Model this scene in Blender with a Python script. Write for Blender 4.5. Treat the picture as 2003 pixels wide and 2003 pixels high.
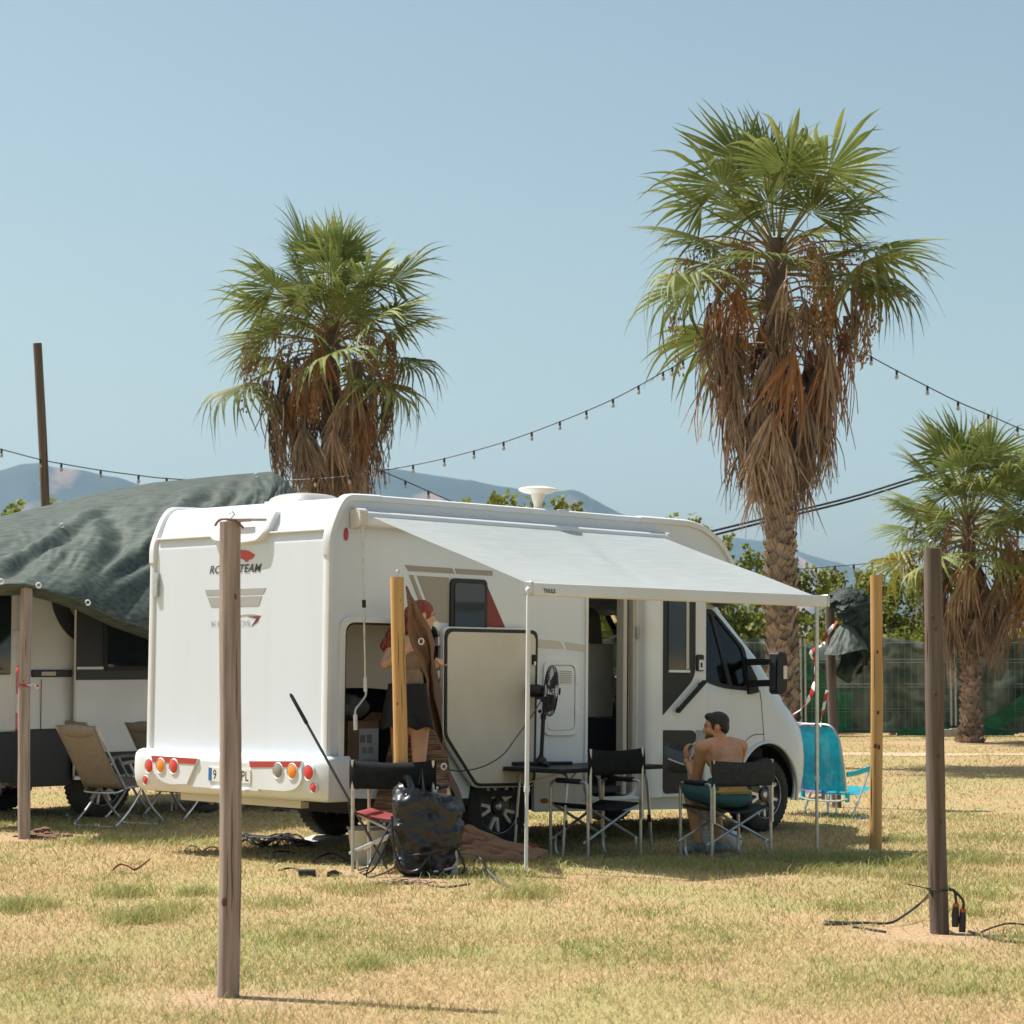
import bpy, bmesh, math, random
import numpy as np
from mathutils import Vector, Matrix, Quaternion, Euler, noise
from mathutils.geometry import tessellate_polygon
random.seed(7); rng = np.random.default_rng(7)
PI = math.pi
for o in list(bpy.data.objects): bpy.data.objects.remove(o)
SC = bpy.context.scene
COL = SC.collection
# ---------------------------------------------------------------- camera
FPX, PIT, CAMH, CX = 4554.5, 0.0627, 1.5846, 1001.5
cam_data = bpy.data.cameras.new('camera'); cam = bpy.data.objects.new('camera', cam_data); COL.objects.link(cam)
cam.location = (0, 0, CAMH); cam.rotation_euler = (PI/2+PIT, 0, 0)
cam_data.sensor_width = 36; cam_data.lens = FPX/2003*36
cam_data.clip_start = .1; cam_data.clip_end = 30000
cam_data.dof.use_dof = True; cam_data.dof.focus_distance = 17.9; cam_data.dof.aperture_fstop = 6.3
SC.camera = cam
# ---------------------------------------------------------------- light
SUN_EL = math.radians(59.5); SUN_DIR = Vector((-.935, .355, 0)).normalized()*math.cos(SUN_EL)+Vector((0, 0, math.sin(SUN_EL)))
world = bpy.data.worlds.new('World'); SC.world = world; world.use_nodes = True
nt = world.node_tree; nt.nodes.clear()
sky = nt.nodes.new('ShaderNodeTexSky'); sky.sky_type = 'NISHITA'; sky.sun_disc = False
sky.sun_elevation = SUN_EL; sky.sun_rotation = math.atan2(SUN_DIR.x, SUN_DIR.y)
sky.altitude = 0; sky.air_density = 1.0; sky.dust_density = 2.5; sky.ozone_density = 1.3
tint = nt.nodes.new('ShaderNodeMix'); tint.data_type = 'RGBA'; tint.blend_type = 'MULTIPLY'; tint.inputs[0].default_value = 1
tint.inputs[7].default_value = (1.09, 1.08, .885, 1)
bg = nt.nodes.new('ShaderNodeBackground'); bg.inputs['Strength'].default_value = .074
wo = nt.nodes.new('ShaderNodeOutputWorld')
nt.links.new(sky.outputs[0], tint.inputs[6]); nt.links.new(tint.outputs[2], bg.inputs[0]); nt.links.new(bg.outputs[0], wo.inputs[0])
sd = bpy.data.lights.new('sun', 'SUN'); sd.energy = 3.9; sd.angle = math.radians(.53); sd.color = (1, .965, .915)
sun = bpy.data.objects.new('sun', sd); COL.objects.link(sun); sun.location = (-30, 5, 50)
sun.rotation_euler = (-SUN_DIR).to_track_quat('-Z', 'Y').to_euler()
SC.view_settings.view_transform = 'Standard'; SC.view_settings.look = 'None'
SC.view_settings.gamma = 1; SC.view_settings.exposure = 0.87; SC.view_settings.use_curve_mapping = False
SC.render.engine = 'CYCLES'; SC.cycles.use_denoising = True
SC.cycles.max_bounces = 8; SC.cycles.diffuse_bounces = 4; SC.cycles.transparent_max_bounces = 12; SC.cycles.volume_bounces = 1
SC.cycles.sample_clamp_indirect = 6; SC.cycles.caustics_reflective = False; SC.cycles.caustics_refractive = False
# ---------------------------------------------------------------- picture measurements -> places
_c, _s = math.cos(PIT), math.sin(PIT)
def ray(px, py):
    a = (px-CX)/FPX; b = -(py-CX)/FPX
    return Vector((a, _c-b*_s, _s+b*_c))
def at(px, py, Y):
    d = ray(px, py); return Vector((0, 0, CAMH))+d*(Y/d.y)
def gz(x, y):
    return .07*math.exp(-(x/2.0)**2-((y-16.7)/1.7)**2)
def ground_at(px, py):
    z = 0
    for _ in range(6):
        d = ray(px, py); p = Vector((0, 0, CAMH))+d*((z-CAMH)/d.z); z = gz(p.x, p.y)
    return p
# ---------------------------------------------------------------- mesh building
def rot_to(d):
    return Vector(d).to_track_quat('Z', 'Y').to_matrix().to_4x4()
class MB:
    def __init__(s): s.v = []; s.f = []; s.m = []; s.cur = 0
    def add(s, verts, faces, M=None):
        o = len(s.v)
        if M is not None: verts = [M @ Vector(p) for p in verts]
        s.v += [tuple(p) for p in verts]; s.f += [tuple(i+o for i in f) for f in faces]; s.m += [s.cur]*len(faces)
        return s
    def box(s, a, b, M=None):
        (x0, y0, z0), (x1, y1, z1) = a, b
        return s.add([(x0,y0,z0),(x1,y0,z0),(x1,y1,z0),(x0,y1,z0),(x0,y0,z1),(x1,y0,z1),(x1,y1,z1),(x0,y1,z1)],
              [(0,3,2,1),(4,5,6,7),(0,1,5,4),(1,2,6,5),(2,3,7,6),(3,0,4,7)], M)
    def cbox(s, c, d, M=None):
        return s.box([c[i]-d[i]/2 for i in range(3)], [c[i]+d[i]/2 for i in range(3)], M)
    def bar(s, p, q, w, h=None, up=(0,0,1)):
        p = Vector(p); q = Vector(q); h = h or w; z = (q-p).normalized(); u = Vector(up)
        if abs(z.dot(u)) > .98: u = Vector((1, 0, 0))
        x = u.cross(z).normalized(); y = z.cross(x)
        L = (q-p).length; M = Matrix.Translation(p) @ Matrix((x, y, z)).transposed().to_4x4()
        return s.box((-w/2, -h/2, 0), (w/2, h/2, L), M)
    def tube(s, pts, r, n=8, closed=False, caps=True, flat=1.0):
        P = [Vector(p) for p in pts]; k = len(P); R = r if hasattr(r, '__len__') else [r]*k
        T = []
        for i in range(k):
            a = P[(i-1) % k] if (closed or i > 0) else P[i]; b = P[(i+1) % k] if (closed or i < k-1) else P[i]
            t = b-a; T.append(t.normalized() if t.length > 1e-9 else Vector((0, 0, 1)))
        u = T[0].orthogonal().normalized(); V = []
        if abs(T[0].z) < .9: u = (Vector((0, 0, 1))-T[0]*T[0].z).normalized()
        for i in range(k):
            if i: u = (T[i-1].rotation_difference(T[i])) @ u
            u = (u-T[i]*u.dot(T[i])).normalized(); w = T[i].cross(u)
            for j in range(n):
                a = 2*PI*j/n; V.append(P[i]+(u*math.cos(a)+w*math.sin(a)*flat)*R[i])
        F = []
        for i in range(k if closed else k-1):
            for j in range(n):
                a = i*n+j; b = i*n+(j+1) % n; c = ((i+1) % k)*n
                F.append((a, b, c+(j+1) % n, c+j))
        if caps and not closed:
            F.append(tuple(range(n-1, -1, -1))); F.append(tuple((k-1)*n+j for j in range(n)))
        return s.add(V, F)
    def lathe(s, prof, n=24, M=None):
        V = []; F = []; k = len(prof)
        for i, (r, z) in enumerate(prof):
            for j in range(n):
                a = 2*PI*j/n; V.append((r*math.cos(a), r*math.sin(a), z))
        for i in range(k-1):
            for j in range(n):
                F.append((i*n+j, i*n+(j+1) % n, (i+1)*n+(j+1) % n, (i+1)*n+j))
        return s.add(V, F, M)
    def ball(s, c, r, n=12, M=None):
        R = (r, r, r) if not hasattr(r, '__len__') else r
        V = []; F = []; k = n//2+1
        for i in range(k):
            t = PI*i/(k-1)
            for j in range(n):
                a = 2*PI*j/n; V.append((c[0]+R[0]*math.sin(t)*math.cos(a), c[1]+R[1]*math.sin(t)*math.sin(a), c[2]+R[2]*math.cos(t)))
        for i in range(k-1):
            for j in range(n): F.append((i*n+j, (i+1)*n+j, (i+1)*n+(j+1) % n, i*n+(j+1) % n))
        return s.add(V, F, M)
    def prism(s, poly, h0, h1, M=None, holes=()):
        loops = [list(poly)]+[list(h) for h in holes]
        flat = [p for l in loops for p in l]; n = len(flat)
        tri = tessellate_polygon([[Vector((p[0], p[1], 0)) for p in l] for l in loops])
        V = [(p[0], p[1], h0) for p in flat]+[(p[0], p[1], h1) for p in flat]
        F = [tuple(t) for t in tri]+[tuple(i+n for i in reversed(t)) for t in tri]
        o = 0
        for l in loops:
            k = len(l)
            for i in range(k): F.append((o+i, o+(i+1) % k, n+o+(i+1) % k, n+o+i))
            o += k
        return s.add(V, F, M)
    def grid(s, fn, nu, nv, M=None, wrap=False):
        V = [fn(i/(nu-1), j/(nv-1)) for i in range(nu) for j in range(nv)]
        F = [(i*nv+j, (i+1)*nv+j, (i+1)*nv+j+1, i*nv+j+1) for i in range(nu-1) for j in range(nv-1)]
        return s.add(V, F, M)
    def mesh(s, name, mats=None, smooth=40, fix=True, weld=False):
        me = bpy.data.meshes.new(name); me.from_pydata(s.v, [], s.f)
        for m in (mats if isinstance(mats, (list, tuple)) else [mats]):
            if m is not None: me.materials.append(m)
        if isinstance(mats, (list, tuple)) and len(mats) > 1: me.polygons.foreach_set('material_index', s.m)
        if fix or weld:
            bm = bmesh.new(); bm.from_mesh(me)
            if weld: bmesh.ops.remove_doubles(bm, verts=bm.verts, dist=1e-5)
            if fix: bmesh.ops.recalc_face_normals(bm, faces=bm.faces)
            bm.to_mesh(me); bm.free()
        if smooth:
            me.polygons.foreach_set('use_smooth', [True]*len(me.polygons)); me.set_sharp_from_angle(angle=math.radians(smooth))
        me.update(); return me
    def build(s, name, mat, parent=None, smooth=40, fix=True, bevel=0, world=False, loc=None, weld=False):
        if world and parent is not None:
            Mi = parent.matrix_basis.inverted(); s.v = [tuple(Mi @ Vector(p)) for p in s.v]
        if loc is not None: s.v = [(p[0]-loc[0], p[1]-loc[1], p[2]-loc[2]) for p in s.v]
        o = bpy.data.objects.new(name, s.mesh(name, mat, smooth, fix, weld)); COL.objects.link(o)
        if parent is not None: o.parent = parent
        if loc is not None: o.location = loc
        if bevel:
            b = o.modifiers.new('bevel', 'BEVEL'); b.width = bevel; b.segments = 2; b.limit_method = 'ANGLE'; b.angle_limit = math.radians(40)
        return o
def SIDE(): return Matrix(((1,0,0,0),(0,0,1,0),(0,1,0,0),(0,0,0,1)))      # polygon (u,z), height = v
def REAR(): return Matrix(((0,0,1,0),(1,0,0,0),(0,1,0,0),(0,0,0,1)))      # polygon (v,z), height = u
def thing(name, label, cat, loc=(0,0,0), rz=0, group=None, M=None):
    o = bpy.data.objects.new(name, None); COL.objects.link(o); o.empty_display_size = .2
    o.matrix_basis = M if M is not None else Matrix.Translation(Vector(loc)) @ Matrix.Rotation(rz, 4, 'Z')
    o['label'] = label; o['category'] = cat
    if group: o['group'] = group
    return o
def tag(o, label, cat, group=None, kind=None):
    if label: o['label'] = label
    if cat: o['category'] = cat
    if group: o['group'] = group
    if kind: o['kind'] = kind
    return o
def part(me, name, parent, M=None, mat=None):
    o = bpy.data.objects.new(name, me); COL.objects.link(o); o.parent = parent
    if M is not None: o.matrix_basis = M
    return o
def copy_tree(o, parent=None):
    c = o.copy(); COL.objects.link(c); c.parent = parent
    for ch in list(o.children): copy_tree(ch, c)
    return c
def rpoly(pts, r, n=5):
    k = len(pts); out = []; R = r if hasattr(r, '__len__') else [r]*k
    for i in range(k):
        p = Vector((*pts[i], 0)); a = Vector((*pts[i-1], 0))-p; b = Vector((*pts[(i+1) % k], 0))-p
        if R[i] <= 0: out.append((p.x, p.y)); continue
        rr = min(R[i], a.length*.48, b.length*.48)
        A = p+a.normalized()*rr; B = p+b.normalized()*rr
        for j in range(n+1):
            t = j/n; q = A*(1-t)**2+p*2*t*(1-t)+B*t*t; out.append((q.x, q.y))
    return out
def rrect(x0, x1, y0, y1, r): return rpoly([(x0,y0),(x1,y0),(x1,y1),(x0,y1)], r)
def curve(pts, n=8):
    P = [Vector(p) for p in pts]; out = []
    for i in range(len(P)-1):
        a = P[max(i-1, 0)]; b = P[i]; c = P[i+1]; d = P[min(i+2, len(P)-1)]
        for j in range(n):
            t = j/n
            out.append(.5*((2*b)+(-a+c)*t+(2*a-5*b+4*c-d)*t*t+(-a+3*b-3*c+d)*t**3))
    out.append(P[-1]); return out
def lerp(a, b, t): return a+(b-a)*t
def interp(x, xs, ys): return float(np.interp(x, xs, ys))
# ---------------------------------------------------------------- materials
MATS = {}
def mat(name, col, rough=.5, col2=None, scale=8, metal=0, bump=0, bscale=60, spec=.5, trans=0, stretch=(1,1,1), coat=0, rand=0, alpha=1, contrast=(.35,.65), sss=0, detail=4):
    if name in MATS: return MATS[name]
    m = bpy.data.materials.new(name); MATS[name] = m; m.use_nodes = True; t = m.node_tree; N = t.nodes; L = t.links
    b = N['Principled BSDF']; b.inputs['Roughness'].default_value = rough; b.inputs['Metallic'].default_value = metal
    b.inputs['Specular IOR Level'].default_value = spec; b.inputs['Base Color'].default_value = (*col, 1)
    b.inputs['Alpha'].default_value = alpha
    if coat: b.inputs['Coat Weight'].default_value = coat; b.inputs['Coat Roughness'].default_value = .05
    if sss: b.inputs['Subsurface Weight'].default_value = sss; b.inputs['Subsurface Radius'].default_value = (.02, .008, .004)
    src = None
    if col2 or bump:
        tc = N.new('ShaderNodeTexCoord'); mp = N.new('ShaderNodeMapping'); mp.inputs['Scale'].default_value = stretch
        L.new(tc.outputs['Object'], mp.inputs['Vector'])
    if col2:
        nz = N.new('ShaderNodeTexNoise'); nz.inputs['Scale'].default_value = scale; nz.inputs['Detail'].default_value = detail
        L.new(mp.outputs[0], nz.inputs['Vector'])
        rp = N.new('ShaderNodeMapRange'); rp.inputs[1].default_value = contrast[0]; rp.inputs[2].default_value = contrast[1]
        L.new(nz.outputs['Fac'], rp.inputs[0])
        mx = N.new('ShaderNodeMix'); mx.data_type = 'RGBA'; mx.inputs[6].default_value = (*col, 1); mx.inputs[7].default_value = (*col2, 1)
        L.new(rp.outputs[0], mx.inputs[0]); src = mx.outputs[2]; L.new(src, b.inputs['Base Color'])
    if rand:
        oi = N.new('ShaderNodeObjectInfo'); hs = N.new('ShaderNodeHueSaturation')
        mr = N.new('ShaderNodeMapRange'); mr.inputs[3].default_value = 1-rand; mr.inputs[4].default_value = 1+rand
        L.new(oi.outputs['Random'], mr.inputs[0]); L.new(mr.outputs[0], hs.inputs['Value'])
        if src: L.new(src, hs.inputs['Color'])
        else: hs.inputs['Color'].default_value = (*col, 1)
        src = hs.outputs[0]; L.new(src, b.inputs['Base Color'])
    if bump:
        nb = N.new('ShaderNodeTexNoise'); nb.inputs['Scale'].default_value = bscale; nb.inputs['Detail'].default_value = 3
        L.new(mp.outputs[0], nb.inputs['Vector']); bp = N.new('ShaderNodeBump'); bp.inputs['Strength'].default_value = bump; bp.inputs['Distance'].default_value = .01
        L.new(nb.outputs['Fac'], bp.inputs['Height']); L.new(bp.outputs[0], b.inputs['Normal'])
    if trans:
        out = N['Material Output']; tr = N.new('ShaderNodeBsdfTranslucent'); ms = N.new('ShaderNodeMixShader'); ms.inputs[0].default_value = trans
        if src: L.new(src, tr.inputs['Color'])
        else: tr.inputs['Color'].default_value = (*col, 1)
        L.new(b.outputs[0], ms.inputs[1]); L.new(tr.outputs[0], ms.inputs[2]); L.new(ms.outputs[0], out.inputs['Surface'])
    return m
def glass(name, col=(.6,.66,.64), rough=.02):
    if name in MATS: return MATS[name]
    m = bpy.data.materials.new(name); MATS[name] = m; m.use_nodes = True; t = m.node_tree; N = t.nodes; L = t.links
    N.remove(N['Principled BSDF']); out = N['Material Output']
    tr = N.new('ShaderNodeBsdfTransparent'); tr.inputs[0].default_value = (*col, 1)
    gl = N.new('ShaderNodeBsdfGlossy'); gl.inputs['Roughness'].default_value = rough
    fr = N.new('ShaderNodeFresnel'); fr.inputs[0].default_value = 1.5
    ms = N.new('ShaderNodeMixShader'); L.new(fr.outputs[0], ms.inputs[0]); L.new(tr.outputs[0], ms.inputs[1]); L.new(gl.outputs[0], ms.inputs[2]); L.new(ms.outputs[0], out.inputs[0])
    return m
WHITE = mat('coach_white', (.65,.70,.765), .32, (.625,.67,.72), 2.2, spec=.5, coat=.25, bump=.02, bscale=9, stretch=(3,3,.12), contrast=(.45,.85))
TRIM = mat('trim_white', (.72,.755,.79), .42, (.67,.675,.675), 2)
BLACK = mat('black_plastic', (.012,.013,.014), .5, spec=.3, bump=.15, bscale=200)
RUBBER = mat('rubber', (.022,.022,.022), .85, (.04,.036,.03), 6, bump=.3, bscale=120)
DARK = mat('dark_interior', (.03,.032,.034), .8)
ALU = mat('aluminium', (.62,.63,.64), .34, (.5,.5,.5), 20, metal=.85)
STEEL = mat('galvanised_steel', (.5,.51,.52), .5, (.38,.39,.4), 30, metal=.7)
TAUPE = mat('taupe_decal', (.30,.275,.245), .45)
GREYD = mat('grey_decal', (.36,.355,.34), .45)
REDD = mat('dark_red_decal', (.19,.02,.022), .4)
REDR = mat('red_reflector', (.42,.035,.03), .35, coat=.3)
CREAM = mat('cream_panel', (.62,.57,.49), .5, (.55,.505,.43), 3)
SEAL = mat('black_seal', (.012,.012,.012), .6)
GLASSD = mat('tinted_window', (.012,.016,.017), .06, spec=.6, coat=.5)
GLASS = glass('clear_glass', (.90,.96,.93))
INK = mat('black_ink', (.02,.02,.022), .5)
CABLE = mat('cable_black', (.016,.016,.017), .45)
# ================================================================ SETTING
def vnoise(x, y, seed=0):
    xi = np.floor(x).astype(int); yi = np.floor(y).astype(int); fx = x-xi; fy = y-yi
    fx = fx*fx*(3-2*fx); fy = fy*fy*(3-2*fy)
    def h(a, b):
        n = np.sin(a*127.1+b*311.7+seed*74.7)*43758.5453; return n-np.floor(n)
    return (h(xi,yi)*(1-fx)+h(xi+1,yi)*fx)*(1-fy)+(h(xi,yi+1)*(1-fx)+h(xi+1,yi+1)*fx)*fy
def fbm(x, y, o=4, seed=0):
    t = 0; a = .5; s = 0
    for i in range(o): t = t+a*vnoise(x*2**i, y*2**i, seed+i); s += a; a *= .5
    return t/s
gznp = lambda x, y: .07*np.exp(-(x/2.0)**2-((y-16.7)/1.7)**2)
DIRT = []   # (x, y, rx, ry)
for px, py, rx, ry in [(455,1958,.55,.45),(50,1640,.75,.5),(1835,1830,.6,.55),(1745,1668,.55,.22),(775,1722,.45,.4),(700,1705,.3,.3),(1895,1455,1.8,1.2),(1830,1452,2.4,.9)]:
    p = ground_at(px, py); DIRT.append((p.x, p.y, rx, ry))
def near(lo, hi, step, far):
    a = list(np.arange(lo, hi+1e-6, step)); 
    return [-far, -far*.3, -far*.08, lo-60, lo-20]+a+[hi+20, hi+60, far*.08, far*.3, far]
xs = near(-16, 20, .5, 6000); ys = near(4, 60, .5, 6000)
mb = MB(); mb.v = [(x, y, gz(x, y)) for x in xs for y in ys]; n = len(ys)
mb.f = [(i*n+j, (i+1)*n+j, (i+1)*n+j+1, i*n+j+1) for i in range(len(xs)-1) for j in range(n-1)]; mb.m = [0]*len(mb.f)
def ground_material():
    m = bpy.data.materials.new('lawn_ground'); m.use_nodes = True; t = m.node_tree; N = t.nodes; L = t.links; b = N['Principled BSDF']
    b.inputs['Roughness'].default_value = .95; b.inputs['Specular IOR Level'].default_value = .1
    tc = N.new('ShaderNodeTexCoord')
    def nz(s, d=4, ds=0):
        k = N.new('ShaderNodeTexNoise'); k.inputs['Scale'].default_value = s; k.inputs['Detail'].default_value = d; k.inputs['Distortion'].default_value = ds; L.new(tc.outputs['Object'], k.inputs['Vector']); return k.outputs['Fac']
    def rng_(i, a, c):
        k = N.new('ShaderNodeMapRange'); k.inputs[1].default_value = a; k.inputs[2].default_value = c; L.new(i, k.inputs[0]); return k.outputs[0]
    def mix(f, a, c):
        k = N.new('ShaderNodeMix'); k.data_type = 'RGBA'; L.new(f, k.inputs[0])
        for i, v in ((6, a), (7, c)):
            if isinstance(v, tuple): k.inputs[i].default_value = (*v, 1)
            else: L.new(v, k.inputs[i])
        return k.outputs[2]
    c1 = mix(rng_(nz(38, 6), .35, .68), (.30,.20,.105), (.56,.40,.215))
    c2 = mix(rng_(nz(.75, 5, .4), .42, .62), c1, (.34,.30,.125))
    c3 = mix(rng_(nz(140, 3), .52, .75), c2, (.58,.42,.235))
    # bare earth around the posts and the palm
    geo = N.new('ShaderNodeNewGeometry'); nn = N.new('ShaderNodeTexNoise'); nn.inputs['Scale'].default_value = 3.5; nn.inputs['Detail'].default_value = 5
    best = None
    for (x, y, rx, ry) in DIRT:
        s1 = N.new('ShaderNodeVectorMath'); s1.operation = 'SUBTRACT'; s1.inputs[1].default_value = (x, y, 0); L.new(geo.outputs['Position'], s1.inputs[0])
        s2 = N.new('ShaderNodeVectorMath'); s2.operation = 'MULTIPLY'; s2.inputs[1].default_value = (1/rx, 1/ry, 0); L.new(s1.outputs[0], s2.inputs[0])
        ln = N.new('ShaderNodeVectorMath'); ln.operation = 'LENGTH'; L.new(s2.outputs[0], ln.inputs[0])
        if best is None: best = ln.outputs['Value']
        else:
            mn = N.new('ShaderNodeMath'); mn.operation = 'MINIMUM'; L.new(best, mn.inputs[0]); L.new(ln.outputs['Value'], mn.inputs[1]); best = mn.outputs[0]
    L.new(tc.outputs['Object'], nn.inputs['Vector'])
    ad = N.new('ShaderNodeMath'); ad.operation = 'MULTIPLY_ADD'; ad.inputs[1].default_value = 1.3; L.new(nn.outputs['Fac'], ad.inputs[0]); L.new(best, ad.inputs[2])
    dm = N.new('ShaderNodeMapRange'); dm.inputs[1].default_value = 1.0; dm.inputs[2].default_value = 1.9; dm.inputs[3].default_value = 1; dm.inputs[4].default_value = 0; L.new(ad.outputs[0], dm.inputs[0])
    soil = mix(rng_(nz(22, 6), .3, .7), (.36,.235,.14), (.55,.385,.235))
    c4 = mix(dm.outputs[0], c3, soil); L.new(c4, b.inputs['Base Color'])
    bp = N.new('ShaderNodeBump'); bp.inputs['Strength'].default_value = .9; bp.inputs['Distance'].default_value = .03; L.new(nz(45, 6), bp.inputs['Height']); L.new(bp.outputs[0], b.inputs['Normal'])
    return m
GROUND = ground_material()
ground = mb.build('ground', GROUND, smooth=0, fix=False); ground['kind'] = 'structure'
# sandy path in front of the fence
mb = MB(); k = 60; SAND = mat('path_sand', (.56,.42,.29), .95, (.46,.33,.21), 3, bump=.5, bscale=30)
V = []
for i in range(k):
    x = 1+24*i/(k-1); w = .55+.45*noise.noise((x*.7, 3, 0))
    c = 38.6-.09*(x-6)+.35*noise.noise((x*.4, 0, 0))
    V += [(x, c-w, .006), (x, c+w, .006)]
mb.add(V, [(2*i, 2*i+2, 2*i+3, 2*i+1) for i in range(k-1)])
pth = mb.build('path', SAND, smooth=0); pth['kind'] = 'structure'
# ---------------------------------------------------------------- grass
def grass():
    def scatter(n, y0, y1, p):
        u = rng.random(n); Y = (y0**p+(y1**p-y0**p)*u)**(1/p)
        X = (rng.random(n)*2-1)*(Y*.228+1.0); return X, Y
    X1, Y1 = scatter(275000, 9.2, 24, .35); X2, Y2 = scatter(85000, 24, 48, 1.0)
    X = np.concatenate([X1, X2]); Y = np.concatenate([Y1, Y2])
    dens = fbm(X*.9, Y*.9, 4, 3); keep = rng.random(len(X)) < np.clip(.35+1.3*(dens-.25), .15, 1)
    dmin = np.full(len(X), 9.)
    for (x, y, rx, ry) in DIRT: dmin = np.minimum(dmin, np.hypot((X-x)/rx, (Y-y)/ry)+.5*(fbm(X*3.5, Y*3.5, 3, 9)-.5))
    keep &= rng.random(len(X)) < np.clip((dmin-.45)*1.3, .06, 1)
    X = X[keep]; Y = Y[keep]; n0 = len(X)
    g = np.clip((fbm(X*.9, Y*.6, 5, 21)-.55)*6.0, 0, 1)*.38+rng.random(n0)**1.2*.70+np.clip((fbm(X*5, Y*3.5, 3, 33)-.62)*6, 0, 1)*.5
    H = (.010+.020*rng.random(n0))*(1+.9*g)
    # taller green tufts, where the photograph shows them
    TX, TY, TH, TG = [], [], [], []
    for px, py, w, cnt, h in [(35,1778,.34,420,.085),(330,1785,.34,300,.07),(265,1803,.3,380,.08),(245,1752,.28,300,.075),(380,1750,.2,200,.06),(545,1770,.35,260,.05),(720,1895,.16,160,.06),(600,1835,.3,200,.05),
                              (1560,1685,.55,500,.085),(1700,1688,.55,560,.09),(1790,1690,.4,460,.09),(1900,1685,.5,420,.08),(1640,1707,.5,360,.075),(1780,1720,.3,160,.06),(1930,1757,.35,200,.06),(1930,1640,.5,240,.06),(1770,1646,.4,200,.06),
                              (1900,1790,.25,160,.06),(1030,1752,.3,260,.08),(700,1742,.4,260,.06),(1100,1692,.35,120,.06),(1330,1694,.5,200,.065),(1470,1702,.5,200,.07),(1240,1788,.5,180,.05),(870,1690,.4,220,.06),(960,1710,.5,260,.06),
                              (450,1985,.4,120,.05),(180,1648,.5,260,.06),(300,1650,.5,260,.06),(1660,1780,.3,160,.055),(1990,1840,.3,160,.06),(820,1862,.3,120,.045),(1320,1880,.4,140,.05),(1650,1930,.4,120,.045),(110,1900,.4,130,.045)]:
        p = ground_at(px, py); cnt = int(cnt*1.7); a = rng.normal(0, w*.40, cnt); c = rng.normal(0, w*.5, cnt)
        TX.append(p.x+a); TY.append(p.y+c); TH.append(h*(.55+.8*rng.random(cnt))); TG.append(.72+.4*rng.random(cnt))
    X = np.concatenate([X]+TX); Y = np.concatenate([Y]+TY); H = np.concatenate([H]+TH); g = np.concatenate([g]+TG); n = len(X)
    a = rng.random(n)*2*PI; w = (.0018+.0018*rng.random(n))*np.clip(Y/13, .8, 2.6); lean = H*(.35+1.3*rng.random(n)); la = rng.random(n)*2*PI
    Z = gznp(X, Y)-.003
    dx, dy = np.cos(a)*w, np.sin(a)*w; lx, ly = np.cos(la)*lean, np.sin(la)*lean
    V = np.empty((n, 5, 3), np.float32)
    V[:, 0] = np.stack([X-dx, Y-dy, Z], 1); V[:, 1] = np.stack([X+dx, Y+dy, Z], 1)
    V[:, 2] = np.stack([X-dx*.8+lx*.35, Y-dy*.8+ly*.35, Z+H*.62], 1); V[:, 3] = np.stack([X+dx*.8+lx*.35, Y+dy*.8+ly*.35, Z+H*.62], 1)
    V[:, 4] = np.stack([X+lx, Y+ly, Z+H*(1-.18*rng.random(n))], 1)
    base = (np.arange(n)*5)[:, None]
    quads = base+np.array([0, 1, 3, 2]); tris = base+np.array([2, 3, 4])
    me = bpy.data.meshes.new('grass'); me.vertices.add(n*5); me.vertices.foreach_set('co', V.ravel())
    me.loops.add(n*7); li = np.concatenate([quads, tris], 1).ravel(); me.loops.foreach_set('vertex_index', li.astype(np.int32))
    me.polygons.add(n*2); st = np.empty((n, 2), np.int32); st[:, 0] = np.arange(n)*7; st[:, 1] = st[:, 0]+4
    me.polygons.foreach_set('loop_start', st.ravel()); me.polygons.foreach_set('use_smooth', np.ones(n*2, bool))
    br = .60+.60*rng.random(n); straw = np.stack([.76*br, .555*br, (.30+.06*rng.random(n))*br], 1)
    green = np.stack([.24+.16*rng.random(n), .27+.13*rng.random(n), .09+.05*rng.random(n)], 1)
    gg = np.clip(g, 0, 1)[:, None]; c = straw*(1-gg)+green*gg
    ca = np.ones((n, 5, 4), np.float32); ca[:, :, :3] = c[:, None, :]
    at_ = me.color_attributes.new('blade_colour', 'FLOAT_COLOR', 'POINT'); at_.data.foreach_set('color', ca.ravel())
    me.update(); me.validate()
    m = bpy.data.materials.new('grass_blades'); m.use_nodes = True; t = m.node_tree; b = t.nodes['Principled BSDF']; b.inputs['Roughness'].default_value = .7; b.inputs['Specular IOR Level'].default_value = .2
    at2 = t.nodes.new('ShaderNodeAttribute'); at2.attribute_name = 'blade_colour'; t.links.new(at2.outputs['Color'], b.inputs['Base Color'])
    tr = t.nodes.new('ShaderNodeBsdfTranslucent'); ms = t.nodes.new('ShaderNodeMixShader'); ms.inputs[0].default_value = .3
    t.links.new(at2.outputs['Color'], tr.inputs[0]); t.links.new(b.outputs[0], ms.inputs[1]); t.links.new(tr.outputs[0], ms.inputs[2]); t.links.new(ms.outputs[0], t.nodes['Material Output'].inputs[0])
    me.materials.append(m)
    o = bpy.data.objects.new('grass', me); COL.objects.link(o); tag(o, 'short dry straw and green lawn grass with taller green tufts', 'grass', kind='stuff')
grass()
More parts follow.
